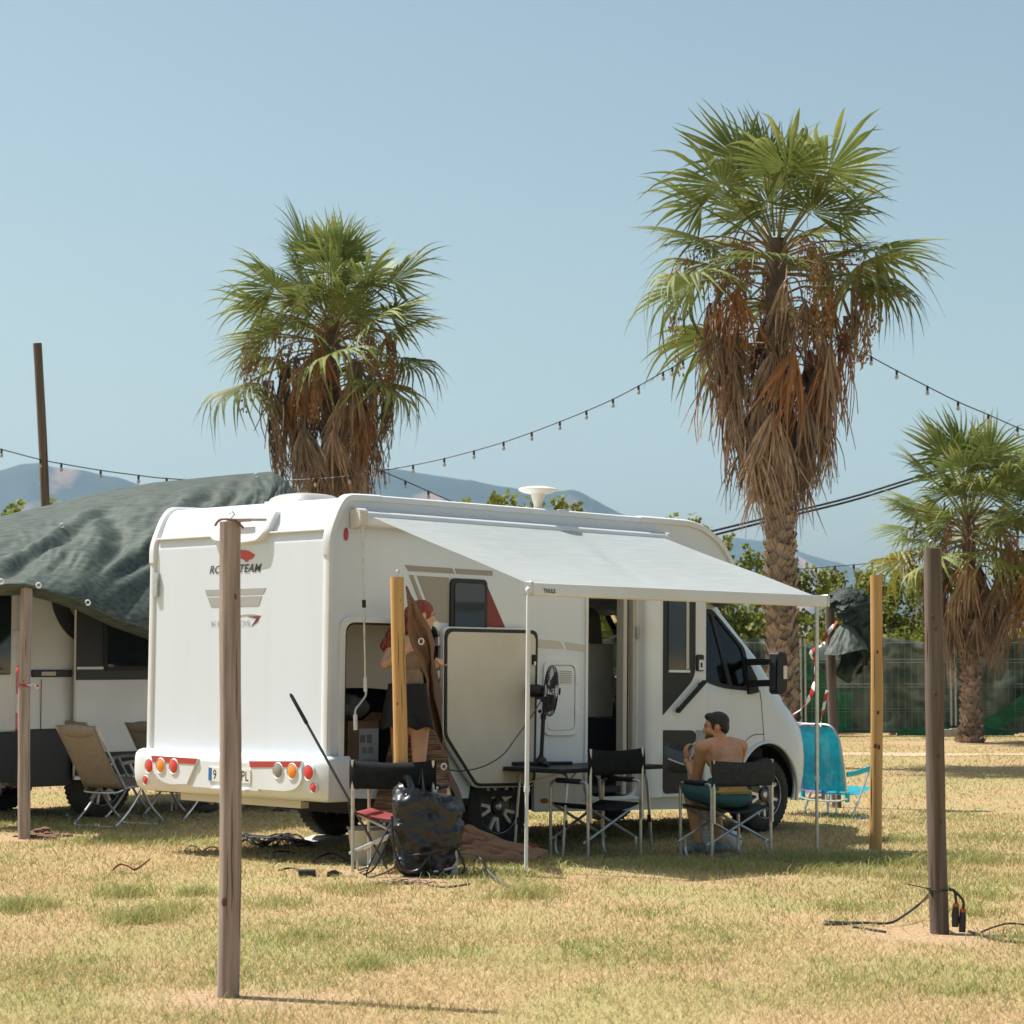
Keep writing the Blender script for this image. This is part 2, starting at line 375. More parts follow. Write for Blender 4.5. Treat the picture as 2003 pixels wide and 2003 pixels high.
# ---------------------------------------------------------------- mountains and haze
def ridge(name, prof, Y, seed, mats, nx=320, ny=44):
    pts = [at(px, py, Y) for px, py in prof]; X = [p.x for p in pts]; Z = [p.z for p in pts]
    x0, x1 = X[0], X[-1]; mb = MB()
    def fn(a, b):
        x = lerp(x0, x1, a); h = max(interp(x, X, Z), 1)
        t = (b-.62)/.62 if b < .62 else (b-.62)/.38          # -1 front foot .. 0 crest .. 1 back foot
        d = 2.4*h if t < 0 else 1.9*h
        q = noise.fractal((x*.0016+seed, t*1.4, seed*.7), 1.0, 2.1, 6)
        rdg = abs(noise.noise((x*.0042+t*.5, seed*3.1+t*.8, .3)))+.5*abs(noise.noise((x*.011+t, seed+t*1.6, .9)))
        s = 1-abs(t)
        z = h*(s**1.15)+h*.30*q*s*(1-s)*2.2-h*.32*rdg*s*(1-s)*2.0
        if s > .97: z = h+h*.02*noise.fractal((x*.008, 0, seed), 1, 2, 4)
        return (x, Y+t*d+h*.3*q*(1-s), max(z, -2) if s > .02 else -2)
    mb.grid(fn, nx, ny); o = mb.build(name, mats, smooth=60, fix=False); o['kind'] = 'structure'; return o
ROCK = mat('mountain_side', (.034,.056,.048), .95, (.30,.19,.15), .010, contrast=(.54,.66), bump=0, stretch=(1,1,.35), detail=6)
D = 1.03675
ridge('mountain', [(-900,1240),(-500,1120),(-250,980),(-100,935),(0,923),(30,914),(58,906),(78,904),(104,912),(145,920),(187,928),(228,934),(260,942),(320,960),(420,975),(520,985),(640,960),(720,912),(770,916),(830,925),(890,934),(955,950),(1015,957),(1085,964),(1118,961),(1140,968),(1185,990),(1230,1012),(1290,1045),(1400,1110),(1520,1180),(1650,1260)], 4200, 1.7, ROCK)
ridge('mountain', [(900,1180),(1100,1085),(1250,1050),(1330,1048),(1400,1050),(1450,1054),(1510,1064),(1570,1080),(1630,1098),(1680,1115),(1740,1136),(1800,1150),(1900,1180),(2050,1205),(2300,1235),(2700,1260)], 5200, 5.2, ROCK)
mb = MB(); mb.box((-6600, -800, -3), (6600, 7600, 640))
HZ = bpy.data.materials.new('haze_air'); HZ.use_nodes = True; t = HZ.node_tree; t.nodes.remove(t.nodes['Principled BSDF'])
pv = t.nodes.new('ShaderNodeVolumePrincipled'); pv.inputs['Color'].default_value = (.38,.62,.95,1); pv.inputs['Density'].default_value = .00008; pv.inputs['Anisotropy'].default_value = .1
t.links.new(pv.outputs[0], t.nodes['Material Output'].inputs['Volume'])
hz = mb.build('haze', HZ, smooth=0); tag(hz, 'pale blue summer haze in front of the mountains', 'haze', kind='stuff')
# ---------------------------------------------------------------- broad-leaved trees behind the fence
LEAFY = mat('leaf_green', (.17,.205,.03), .5, (.29,.29,.055), 2.5, trans=.4, spec=.3)
BARKG = mat('bark_grey', (.16,.12,.09), .9, (.09,.07,.055), 12, bump=.6, bscale=25)
def leaf_cloud(nb, per, H, R, seed, shoots=10):
    r = np.random.default_rng(seed); P = []
    C = []
    for i in range(nb):
        a = r.random()*2*PI; q = math.sqrt(r.random())*R; z = H*(.30+.62*r.random())*(1-.28*(q/R)**2)
        C.append((q*math.cos(a), q*math.sin(a), z, .28+.32*r.random()))
    for i in range(shoots):
        a = r.random()*2*PI; q = r.random()*R*.85; top = H*(1+.16*r.random())
        for k in range(5): C.append((q*math.cos(a)+.04*k*r.normal(), q*math.sin(a), top-k*.16, .13+.02*k))
    V = []; F = []
    for (x, y, z, s) in C:
        m = int(per*(s/.42)**1.6)+6
        for k in range(m):
            d = r.normal(size=3); d /= np.linalg.norm(d); rad = s*(.55+.5*r.random()); p = np.array((x, y, z))+d*rad*np.array((1, 1, .8))
            ax = r.normal(size=3); ax[2] -= .5; ax /= np.linalg.norm(ax); up = d+.7*r.normal(size=3); b = np.cross(ax, up); b /= np.linalg.norm(b)+1e-9
            L = .10+.07*r.random(); w = L*.42; o = len(V); nrm = np.cross(ax, b)*.2*w
            V += [tuple(p), tuple(p+ax*L*.5+b*w+nrm), tuple(p+ax*L), tuple(p+ax*L*.5-b*w+nrm)]; F += [(o, o+1, o+2), (o, o+2, o+3)]
    return V, F
CROWNS = []
for sd_ in range(3):
    V, F = leaf_cloud(75, 74, 4.0, 2.1, 40+sd_); mb = MB(); mb.add(V, F); CROWNS.append(mb.mesh('crown', LEAFY, smooth=0, fix=False))
mb = MB(); mb.tube(curve([(0,0,-.05),(.05,.02,.7),(-.04,.05,1.5),(.06,0,2.3)]), [lerp(.11,.05,i/24) for i in range(25)], 8)
for a in range(6):
    c, s_ = math.cos(a*1.1), math.sin(a*1.1); z0 = 1.0+.2*a
    mb.tube(curve([(0,0,z0),(c*.5,s_*.5,z0+.55),(c*1.1,s_*1.1,z0+1.0)], 5), [.045-.003*i for i in range(11)], 6)
TRUNKG = mb.mesh('trunk', BARKG)
tr_lab = ['seen just above the campervan tarpaulin', 'showing sprigs over the motorhome roof beside the white antenna', 'showing sprigs above the front roof cap of the motorhome', 'directly behind the thick trunk of the tall palm', 'seen above the awning corner and wrapped net', 'directly behind the free-standing honey-coloured post', 'behind the thick dark post, left of the smallest palm', 'behind the smallest palm trunk', 'at the picture edge right of the smallest palm']
for i, (px, Y, sc, rz) in enumerate([(40,48,1.04,.3),(1010,50,1.10,1.2),(1290,50,1.02,2.2),(1455,51,.88,3.0),(1590,51.5,.78,.7),(1710,52,.78,4.1),(1800,53,.80,5.0),(1905,52,.80,1.9),(2010,52,.86,2.7)]):
    p = at(px, 1440, Y); t_ = thing('leafy_tree', 'yellow-green leafy tree '+tr_lab[i], 'tree', (p.x, Y, 0), rz, 'leafy trees behind the fence')
    S4 = Matrix.Scale(sc, 4); part(TRUNKG, 'trunk', t_, S4); part(CROWNS[i % 3], 'crown', t_, S4)
# ---------------------------------------------------------------- mesh fence with green netting
FY = 47.5
CONC = mat('concrete', (.38,.35,.32), .9, (.28,.26,.24), 6, bump=.4, bscale=40)
NETD = mat('dark_green_net', (.04,.065,.05), .6, (.16,.20,.17), 2.2, trans=.2, bump=.3, bscale=30, stretch=(1,1,.3))
NETG = mat('bright_green_net', (.010,.105,.05), .7, (.03,.19,.10), 3.5, trans=.3)
WOODG = mat('weathered_wood', (.155,.115,.095), .85, (.26,.205,.175), 7, bump=.5, bscale=30, stretch=(6,6,.25), contrast=(.3,.7))
lab_f = ['behind the motorhome bonnet', 'between the wrapped-net post and the grey post', 'behind the smallest palm', 'at the picture edge past the smallest palm']
for i in range(4):
    x0 = 2.9+3.05*i; t_ = thing('wire_fence', 'grey wire mesh fence panel '+lab_f[i], 'fence', (x0, FY, 0), 0, 'wire mesh fence panels')
    for dx in (.02, 2.98): MB().tube([(dx,0,0),(dx,0,1.98)], .026, 8).build('post', STEEL, t_)
    mb = MB()
    for k in range(1, 22): mb.tube([(.02+k*.135,.0,.12),(.02+k*.135,0,1.92)], .003, 4, caps=False)
    for z in (.14,.5,.56,1.0,1.06,1.5,1.56,1.9): mb.tube([(.02,.006,z),(2.98,.006,z)], .0035, 4, caps=False)
    mb.build('wire_mesh', mat('wire_grey',(.30,.32,.30),.5,metal=.5), t_, smooth=0)
    f = MB(); f.prism(rpoly([(-.42,0),(.42,0),(.42,.14),(.12,.15),(.12,.17),(-.12,.17),(-.12,.15),(-.42,.14)], .015, 2), -.12, .12, Matrix.Translation((-.02,0,0)) @ SIDE())
    tag(f.build('concrete_foot', CONC, None, loc=(0,0,0), bevel=.01), 'grey concrete block foot under the fence post '+['behind the bonnet','nearest the wrapped-net post','left of the smallest palm','right of the smallest palm'][i], 'fence foot', 'concrete fence feet').location = (x0, FY-.25, 0)
def drape(name, x0, x1, z0, z1, y, m, seed, amp, lab, diag=.5):
    mb = MB()
    def fn(a, b):
        x = lerp(x0, x1, a); zt = z1(a) if callable(z1) else z1; zb = z0(a) if callable(z0) else z0; z = lerp(zb, zt, b)
        f = noise.fractal((x*1.5+z*diag*2, z*.9-x*diag, seed), 1, 2.1, 4)
        return (x, y+amp*f+.12*(1-b)*noise.noise((x*2, seed, 0)), z)
    mb.grid(fn, 130, 30); tag(mb.build(name, m, smooth=80, fix=False, loc=(x0, y, 0)), lab, 'net')
drape('dark_netting', 1.5, 15, .06, lambda a: 1.92+.07*math.sin(a*31), FY+.24, NETD, 3, .30, 'dark green shade netting hung behind the wire fence', 1.1)
drape('green_netting', 5.5, 6.9, .1, lambda a: .9+.95*max(0, 1-abs(a-.30)*1.9), FY+.02, NETG, 8, .10, 'bright green netting sagging on the fence beside the tall palm trunk')
drape('green_netting', 7.8, 10.2, .02, lambda a: .10+.10*math.sin(a*PI)+.08*abs(noise.noise((a*9,1,0))), FY-.1, NETG, 5, .10, 'bright green netting bunched along the ground under the fence')
drape('green_netting', 9.6, 11.6, lambda a: .02+a*1.0, lambda a: .32+a*1.35, FY-.05, NETG, 6, .08, 'bright green netting strip rising diagonally right of the smallest palm')
for i, (px, Y, zt, lab) in enumerate([(1745,48.2,1.9,'weathered wooden post standing behind the fence beside the honey-coloured post'),(1985,49,2.3,'weathered wooden post behind the fence at the picture edge'),(1790,49.5,1.85,'weathered wooden post behind the fence just left of the thick grey post')]):
    p = at(px, 1400, Y); mb = MB(); mb.tube([(0,0,-.1),(.01,0,zt*.5),(0,0,zt)], [.075,.07,.065], 12)
    o = mb.build('fence_post', WOODG); o.location = (p.x, Y, 0); tag(o, lab, 'post')
# ================================================================ MOTORHOME
YAW, PV = .7744, .0133
_cp, _sp, _cy, _sy = math.cos(PV), math.sin(PV), math.cos(YAW), math.sin(YAW)
VM = Matrix(((_cp*_cy, -_sy, _sp*_cy, -1.4067), (_cp*_sy, _cy, _sp*_sy, 17.6235), (-_sp, 0, _cp, .0707), (0, 0, 0, 1)))
mh = thing('motorhome', 'white motorhome with rounded rear, open garage hatch and open side door', 'motorhome', M=VM)
BW = 2.28
PROF = curve([(.0,.72,0),(.0,1.5,0),(.0,2.30,0),(.005,2.43,0),(.045,2.555,0),(.10,2.675,0),(.165,2.738,0),(.27,2.752,0),(.6,2.757,0)], 4)
PROF = [(p.x, p.y) for p in PROF]
def u_rear(z):
    pts = [p for p in PROF if p[0] < .2]; return interp(z, [p[1] for p in pts], [p[0] for p in pts])
S_ = SIDE(); R_ = REAR()
def text_mesh(txt, w, h, shear=0, fat=0):
    cu = bpy.data.curves.new('lettering', 'FONT'); cu.body = txt; cu.shear = shear; cu.offset = fat; cu.resolution_u = 3; cu.space_character = 1.02
    o = bpy.data.objects.new('lettering', cu); COL.objects.link(o); bpy.context.view_layer.update()
    me = bpy.data.meshes.new_from_object(o.evaluated_get(bpy.context.evaluated_depsgraph_get())); bpy.data.objects.remove(o); bpy.data.curves.remove(cu)
    V = np.array([v.co for v in me.vertices]); F = [tuple(p.vertices) for p in me.polygons]; bpy.data.meshes.remove(me)
    lo, hi = V.min(0), V.max(0)
    return [((v[0]-lo[0])/(hi[0]-lo[0])*w, (v[1]-lo[1])/(hi[1]-lo[1])*h) for v in V], F
def letter(parent, txt, org, ax, ay, w, h, m, shear=0, fat=0):
    P, F = text_mesh(txt, w, h, shear, fat); org, ax, ay = Vector(org), Vector(ax), Vector(ay)
    mb = MB(); mb.add([org+ax*p[0]+ay*p[1] for p in P], F); return mb.build('lettering', m, parent, smooth=0, fix=False)
# --- near side wall with the garage and entrance openings
GAR = rpoly([(.15,.56),(.80,.56),(1.125,.93),(1.125,1.795),(.15,1.795)], [.06,.05,.05,.12,.10])
ENT = rpoly([(2.83,.385),(3.44,.385),(3.44,2.16),(2.83,2.16)], [.13,.13,.06,.06])
SIDEP = [(.0,.47),(.0,2.30),(.005,2.43),(.045,2.555),(.10,2.675),(.165,2.738),(.27,2.752),(3.47,2.755),(4.12,2.75),(4.30,2.71),(4.445,2.645),(4.55,2.58),(4.63,2.50),(4.70,2.41),(4.74,2.33),(4.76,2.22),(4.70,2.09),(4.25,2.07),(4.25,.30),(2.22,.295),(2.22,.52),(2.15,.68),(2.02,.775),(1.86,.80),(1.70,.775),(1.57,.68),(1.50,.52),(1.47,.38),(.7,.43)]
mb = MB(); mb.prism(SIDEP, .004, .035, S_, [GAR, ENT]); mb.build('side_wall', WHITE, mh, smooth=0)
FWIN = rrect(1.6, 2.3, 1.3, 1.8, .06)
mb = MB(); mb.prism(SIDEP, BW-.035, BW-.004, S_, [FWIN]); mb.build('side_wall', WHITE, mh, smooth=0)
mb = MB(); mb.prism(rrect(1.58, 2.32, 1.28, 1.82, .07), BW-.006, BW+.012, S_); mb.build('window', GLASSD, mh)
# rear panel and roof skin
def fn(a, b):
    i = a*(len(PROF)-1); k = min(int(i), len(PROF)-2); t = i-k
    return (lerp(PROF[k][0], PROF[k+1][0], t), lerp(.03, BW-.03, b), lerp(PROF[k][1], PROF[k+1][1], t))
mb = MB(); mb.grid(fn, 60, 12); mb.build('rear_panel', WHITE, mh, smooth=60, fix=False)
mb = MB(); mb.box((.55, .03, 2.735), (4.1, BW-.03, 2.752)); mb.build('roof', WHITE, mh, smooth=0)
CAP = [(3.9,2.752),(4.12,2.748),(4.30,2.71),(4.445,2.645),(4.55,2.58),(4.63,2.50),(4.70,2.41),(4.74,2.33),(4.76,2.22),(4.74,2.13),(4.66,2.04)]
def fn(a, b):
    i = a*(len(CAP)-1); k = min(int(i), len(CAP)-2); t = i-k; u = lerp(CAP[k][0], CAP[k+1][0], t); z = lerp(CAP[k][1], CAP[k+1][1], t)
    q = 1-(2*b-1)**2
    return (u+.30*q*min(1, a*1.6), lerp(.004, BW-.004, b), z+.02*q*(1-a))
mb = MB(); mb.grid(fn, 40, 25); mb.build('front_cap', WHITE, mh, smooth=60, fix=False)
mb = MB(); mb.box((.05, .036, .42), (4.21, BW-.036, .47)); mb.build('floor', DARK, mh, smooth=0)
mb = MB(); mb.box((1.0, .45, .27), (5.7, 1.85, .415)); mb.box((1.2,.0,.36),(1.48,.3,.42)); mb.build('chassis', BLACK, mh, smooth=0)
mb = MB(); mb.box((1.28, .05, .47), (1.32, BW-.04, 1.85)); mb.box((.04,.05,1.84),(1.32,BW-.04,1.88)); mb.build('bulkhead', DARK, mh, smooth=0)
# wheel houses
for v0, v1 in ((.04, .42), (BW-.42, BW-.04)):
    mb = MB(); mb.prism([(1.50+.72*i/10, .30+.52*math.sin(PI*i/10)**.6) for i in range(11)], v0, v1, S_); 
    mb = MB(); mb.tube([(1.86+.40*math.cos(PI*i/12), .22, .36+.44*math.sin(PI*i/12)) for i in range(13)], .02, 6)
    def fw(a, b, v0=v0, v1=v1): return (1.86-.385*math.cos(PI*a), lerp(v0, v1, b), .30+.50*math.sin(PI*a))
    mb = MB(); mb.grid(fw, 14, 2); mb.add([(1.86-.385*math.cos(PI*a/13), v1 if v0 < 1 else v0, .30+.50*math.sin(PI*a/13)) for a in range(14)], [tuple(range(14))]); mb.build('wheel_house', BLACK, mh, fix=False)
# corner trims swept along the rear profile
def sweep(path, v0, v1, out, name, m, inn=.03, close=True):
    n = len(path); V = []; F = []
    for i, (u, z) in enumerate(path):
        a = path[max(i-1, 0)]; b = path[min(i+1, n-1)]; t = Vector((b[0]-a[0], b[1]-a[1])).normalized(); N_ = Vector((-t.y, t.x))
        for o_, v in ((-inn, v0), (out*.55, v0), (out, lerp(v0, v1, .25)), (out, lerp(v0, v1, .8)), (out*.3, v1), (-inn, v1)):
            V.append((u+N_.x*o_, v, z+N_.y*o_))
    for i in range(n-1):
        for j in range(6): F.append((i*6+j, i*6+(j+1) % 6, (i+1)*6+(j+1) % 6, (i+1)*6+j))
    F.append(tuple(range(6))); F.append(tuple((n-1)*6+j for j in range(6)))
    mb = MB(); mb.add(V, F); return mb.build(name, m, mh, smooth=35)
CP = [(p.x, p.y) for p in curve([(-.002,2.30,0),(.0,2.43,0),(.045,2.56,0),(.105,2.68,0),(.17,2.742,0),(.28,2.755,0),(.5,2.758,0)], 4)]
for v0, v1 in ((-.022, .07), (BW+.022, BW-.07)):
    sweep([(-.002,.76),(-.002,1.5),(-.002,2.31)], v0*.6 if v0 < 1 else BW+.013, v1*.85 if v0 < 1 else BW-.06, .014, 'corner_trim', TRIM)
    sweep(CP, v0, v1, .024, 'corner_cap', TRIM)
    sweep([(.5,2.758),(2,2.76),(3.47,2.76)], v0*.8 if v0 < 1 else BW+.018, v1*.75 if v0 < 1 else BW-.05, .02, 'roof_rail', TRIM)
    sweep([(p.x, p.y) for p in curve([(3.47,2.762,0),(3.9,2.762,0),(4.12,2.757,0),(4.30,2.722,0),(4.45,2.657,0),(4.56,2.585,0),(4.64,2.505,0),(4.71,2.41,0),(4.755,2.32,0),(4.77,2.22,0)], 3)], v0 if v0 < 1 else BW+.022, v1, .028, 'roof_rail', TRIM)
mb = MB(); mb.box((-.016,.07,2.485),(.03,.72,2.50)); mb.build('rear_seam', TRIM, mh, bevel=.004); mb = MB(); mb.box((-.016,1.45,2.485),(.03,BW-.07,2.50)); mb.build('rear_seam', TRIM, mh, bevel=.004)
# rear brake-light and camera housing
HP = rpoly([(1.34,2.675),(.70,2.665),(.725,2.50),(.81,2.43),(1.05,2.415),(1.40,2.45),(1.47,2.50),(1.38,2.56)], .03, 3)
V = []; n = len(HP)
for k, off in ((0, -.015), (1, .055), (2, .065)):
    for (v, z) in HP:
        c = .94 if k == 2 else 1; v2 = lerp(1.06, v, c); z2 = lerp(2.55, z, c); V.append((u_rear(z2)-off, v2, z2))
F = [(i, (i+1) % n, n+(i+1) % n, n+i) for i in range(n)]+[(n+i, n+(i+1) % n, 2*n+(i+1) % n, 2*n+i) for i in range(n)]+[tuple(2*n+i for i in range(n))]
mb = MB(); mb.add(V, F); hs = mb.build('camera_housing', TRIM, mh, smooth=30)
mb = MB(); mb.box((-.01,.92,2.585),(.02,1.14,2.61)); mb.v = [(p[0]-.055, p[1], p[2]) for p in mb.v]; mb.build('brake_light', REDR, hs)
# small side reflector/hinge at the far rear edge, red marker lamp on the side
mb = MB(); mb.prism(rrect(2.17,2.225,2.02,2.22,.01), -.03, .0, R_); mb.build('door_catch', ALU, mh)
mb = MB(); mb.ball((.161,-.004,2.461), (.022,.012,.052), 14); mb.build('marker_lamp', REDR, mh)
# --- rear bumper
path = [(.16,-.035)]+[(.02,-.035)]+[(.02-.035*math.sin(t)-.0, -.0-.035*math.cos(t)) for t in [PI*.5*i/4 for i in range(5)]]
path = [(.20,-.02),(.05,-.02),(.012,-.012),(0,.02)]+[(0,v) for v in np.linspace(.08, BW-.08, 14)]+[(0,BW-.02),(.012,BW+.012),(.05,BW+.02),(.20,BW+.02)]
sec = [(-.01,.775),(.045,.775),(.085,.762),(.108,.735),(.115,.70),(.118,.60),(.112,.53),(.09,.47),(.055,.44),(-.01,.43)]
V = []; F = []; n = len(path); k = len(sec)
for i, (u, v) in enumerate(path):
    a = path[max(i-1, 0)]; b = path[min(i+1, n-1)]; t = Vector((b[0]-a[0], b[1]-a[1])).normalized(); N_ = Vector((-t.y, t.x))
    w = .28 if i in (0, n-1) else (.5 if i in (1, n-2) else 1)
    for (o_, z) in sec: V.append((u+N_.x*o_*w, v+N_.y*o_*w, z))
for i in range(n-1):
    for j in range(k-1): F.append((i*k+j, i*k+j+1, (i+1)*k+j+1, (i+1)*k+j))
mb = MB(); mb.add(V, F); bump_ = mb.build('bumper', TRIM, mh, smooth=38, fix=False)
mb = MB(); mb.box((.02,.32,.37),(.10,1.85,.435)); mb.build('bumper_skirt', mat('cream_plastic',(.60,.55,.42),.5), mh, smooth=0)
for poly in (rpoly([(2.07,.725),(1.46,.718),(1.60,.505),(1.84,.50),(1.97,.53),(2.06,.60)], [.01,.01,.01,.05,.05,.03], 3), rpoly([(.80,.718),(.17,.738),(.15,.61),(.21,.53),(.34,.505),(.70,.505)], [.01,.01,.03,.05,.05,.01], 3)):
    poly = [(v-.035, z) for v, z in poly]; mb = MB(); mb.prism(poly, -.137, -.10, R_); mb.build('lamp_panel', TRIM, bump_, bevel=.008)
for poly in ([(2.08,.722),(1.468,.718),(1.492,.672),(2.06,.672)], [(.795,.718),(.168,.738),(.185,.692),(.782,.672)]):
    poly = [(v-.035, z) for v, z in poly]; mb = MB(); mb.prism(poly, -.141, -.12, R_); mb.build('reflective_strip', REDR, bump_)
def lens(v, z, r, m, deep=.135):
    b = MB(); M = Matrix.Translation((-deep, v, z)) @ Matrix.Rotation(-PI/2, 4, 'Y')
    b.lathe([(r*1.0,-.02),(r*1.0,.008),(r*.93,.011),(r*.62,.016),(r*.02,.018)], 24, M); o = b.build('tail_lamp', m, bump_)
    b = MB(); b.lathe([(r*1.28,-.02),(r*1.28,.004),(r*1.14,.012),(r*1.02,.006),(r*1.02,-.02)], 24, M); b.build('bezel', TRIM, o)
LR = mat('lamp_red', (.62,.02,.018), .12, coat=.6); LO = mat('lamp_amber', (.85,.24,.01), .12, coat=.6); LC = mat('lamp_smoke', (.25,.23,.19), .12, coat=.6)
for v, z, r, m in ((2.125,.637,.052,LR),(1.947,.645,.052,LO),(1.77,.645,.052,LR),(.437,.657,.052,LC),(.267,.657,.052,LO),(.091,.655,.052,LR),(2.165,.52,.033,LR),(.02,.544,.033,LR)):
    lens(v-(.035 if .06 < v < 2.15 else .012), z, r, m, .135 if .15 < v < 2.1 else (.118 if .05 < v < 2.15 else .108))
# number plate and recess
PLATE = mat('plate_white', (.72,.72,.68), .35); PBLUE = mat('plate_blue', (.02,.12,.42), .4)
mb = MB(); mb.prism([(1.40,.70),(.76,.70),(.66,.492),(1.52,.492)], -.1215, -.10, R_); mb.build('plate_recess', TRIM, bump_)
mb = MB(); mb.prism(rrect(.755,1.29,.548,.655,.008), -.130, -.12, R_); pl = mb.build('number_plate', PLATE, bump_)
mb = MB(); mb.prism(rrect(1.245,1.286,.552,.651,.004), -.1315, -.128, R_); mb.build('country_strip', PBLUE, pl)
letter(pl, '9', (-.1315,1.225,.564), (0,-1,0), (0,0,1), .038, .075, INK); letter(pl, 'NPL', (-.1315,.94,.564), (0,-1,0), (0,0,1), .165, .075, INK)
mb = MB(); mb.box((-.16,.78,.49),(-.11,1.22,.50)); mb.build('plate_ledge', TRIM, bump_)
# rear lettering and decals
CHP = mat('charcoal_print',(.045,.048,.05),.45); letter(mh, 'ROLLER', (-.004,1.492,2.19), (0,-1,0), (0,0,1), .375, .064, CHP, .30, .012); letter(mh, 'TEAM', (-.004,1.097,2.19), (0,-1,0), (0,0,1), .277, .064, CHP, .30, .012)
mb = MB(); mb.prism(rpoly([(1.24,2.355),(1.10,2.372),(1.0,2.362),(.905,2.325),(.955,2.287),(.965,2.296),(1.01,2.27),(1.07,2.30),(1.20,2.31)], .008, 2), -.004, .001, R_); mb.build('emblem', mat('red_print',(.50,.05,.045),.4), mh)
for poly in ([(1.549,2.062),(.761,2.062),(.797,2.018),(1.527,2.018)], [(1.512,2.0),(.812,2.0),(.848,1.925),(1.468,1.925)]):
    mb = MB(); mb.prism(poly, -.0035, .001, R_); mb.build('decal_bar', GREYD, mh)
letter(mh, 'KRONOS', (-.004,1.452,1.768), (0,-1,0), (0,0,1), .50, .042, GREYD, .0, -.004)
mb = MB(); A_ = [(1.16-.34*i/12, 1.825+.035*math.sin(PI*(.15+.62*i/12)), 0) for i in range(13)]
mb.prism([(p[0], p[1]) for p in A_]+[(p[0]+.002, p[1]-.008) for p in reversed(A_)], -.0035, .001, R_); mb.build('swoosh', GREYD, mh)
mb = MB(); mb.prism([(.985,1.842),(.83,1.842),(.86,1.80),(.935,1.765),(.875,1.825)], -.0035, .001, R_); mb.build('swoosh', REDD, mh)
# --- side decals
for poly, m in (([(.77,2.25),(1.272,2.246),(1.303,2.203),(.808,2.206)],TAUPE),([(1.302,2.245),(1.72,2.243),(1.72,2.203),(1.323,2.203)],TAUPE),([(.814,2.175),(.857,2.176),(1.05,1.81),(1.01,1.81)],TAUPE),
                ([(.896,2.173),(1.24,2.171),(1.24,1.81),(1.09,1.81)],TAUPE),([(1.66,2.119),(1.867,1.788),(1.66,1.788)],REDD),
                ([(2.22,1.70),(2.50,1.69),(2.55,1.63),(2.26,1.63)],GREYD),([(2.56,1.685),(2.82,1.66),(2.82,1.61),(2.60,1.62)],GREYD)):
    mb = MB(); mb.prism(poly, -.0005, .006, S_); mb.build('side_stripe', m if m is not GREYD else mat('pale_stripe',(.52,.50,.47),.45), mh)
# --- side window
mb = MB(); mb.prism(rrect(1.247,1.648,1.45,2.167,.05), -.018, .006, S_); wf = mb.build('window', SEAL, mh, bevel=.006)
mb = MB(); mb.prism(rrect(1.285,1.61,1.49,2.13,.04), -.024, -.012, S_); mb.build('pane', GLASSD, wf)
# --- garage: opening frame, interior, open hatch
def grow(poly, d):
    cx = sum(p[0] for p in poly)/len(poly); cz = sum(p[1] for p in poly)/len(poly); w = max(p[0] for p in poly)-cx; h = max(p[1] for p in poly)-cz
    return [(cx+(p[0]-cx)*(1+d/w), cz+(p[1]-cz)*(1+d/h)) for p in poly]
mb = MB(); mb.prism(grow(GAR,.038), -.022, .01, S_, [grow(GAR,-.004)]); gf = mb.build('garage_frame', TRIM, mh, bevel=.006)
mb = MB(); mb.prism(grow(GAR,-.002), -.010, .03, S_, [grow(GAR,-.02)]); mb.build('seal', SEAL, gf)
def fn(a, b): return (lerp(.20,1.28,a), .30+.03*math.sin(a*7+b*2)+.05*(1-b)*math.sin(a*3), lerp(1.26+.03*math.sin(a*4),1.82,b))
mb = MB(); mb.grid(fn, 24, 10); mb.build('garage_lining', mat('pale_fabric',(.52,.50,.47),.8), mh, smooth=60, fix=False)
mb = MB(); mb.box((.26,.285,1.26),(.31,.30,1.80)); mb.build('strap', BLACK, mh)
HATCH = rpoly([(1.105,1.778),(2.162,1.782),(2.145,.497),(1.470,.505),(1.112,.915)], [.075,.075,.085,.05,.05])
door = MB(); door.prism(HATCH, -.085, -.045, S_); dr = door.build('garage_hatch', TRIM, mh, bevel=.006)
mb = MB(); mb.prism(grow(HATCH,-.012), -.096, -.08, S_, [grow(HATCH,-.042)]); mb.build('seal', SEAL, dr)
mb = MB(); mb.prism(grow(HATCH,-.040), -.100, -.084, S_); mb.build('inner_panel', CREAM, dr, bevel=.004)
for z in (1.66,1.40,1.16,.96): MB().box((1.075,-.06,z-.035),(1.135,-.018,z+.035)).build('hinge', ALU, dr, bevel=.005)
MB().cbox((2.10,-.105,1.53),(.05,.03,.08)).build('lock', BLACK, dr, bevel=.006); MB().cbox((2.09,-.115,1.50),(.02,.02,.03)).build('latch', ALU, dr)
# --- service hatch
mb = MB(); mb.prism(rrect(2.305,2.718,.907,1.532,.085), -.016, .006, S_, [rrect(2.345,2.678,.947,1.492,.065)]); sf = mb.build('service_hatch', TRIM, mh, bevel=.005)
mb = MB(); mb.prism(rrect(2.352,2.671,.954,1.485,.06), -.010, .0055, S_); mb.build('hatch_panel', WHITE, sf, bevel=.004)
mb = MB(); mb.prism(rrect(2.48,2.64,1.335,1.455,.008), -.013, -.008, S_); gr = mb.build('vent_grille', TRIM, sf)
for i in range(6): MB().box((2.49,-.018,1.345+i*.018),(2.63,-.010,1.353+i*.018)).build('slat', GREYD, gr, smooth=0)
for z in (1.37,1.10): MB().box((2.675,-.022,z-.04),(2.722,-.008,z+.04)).build('hinge', TRIM, sf, bevel=.003)
mb = MB(); mb.ball((2.335,-.004,.375),(.045,.014,.022),14); mb.build('marker_lamp', mat('lamp_dull_amber',(.42,.10,.02),.3), mh)
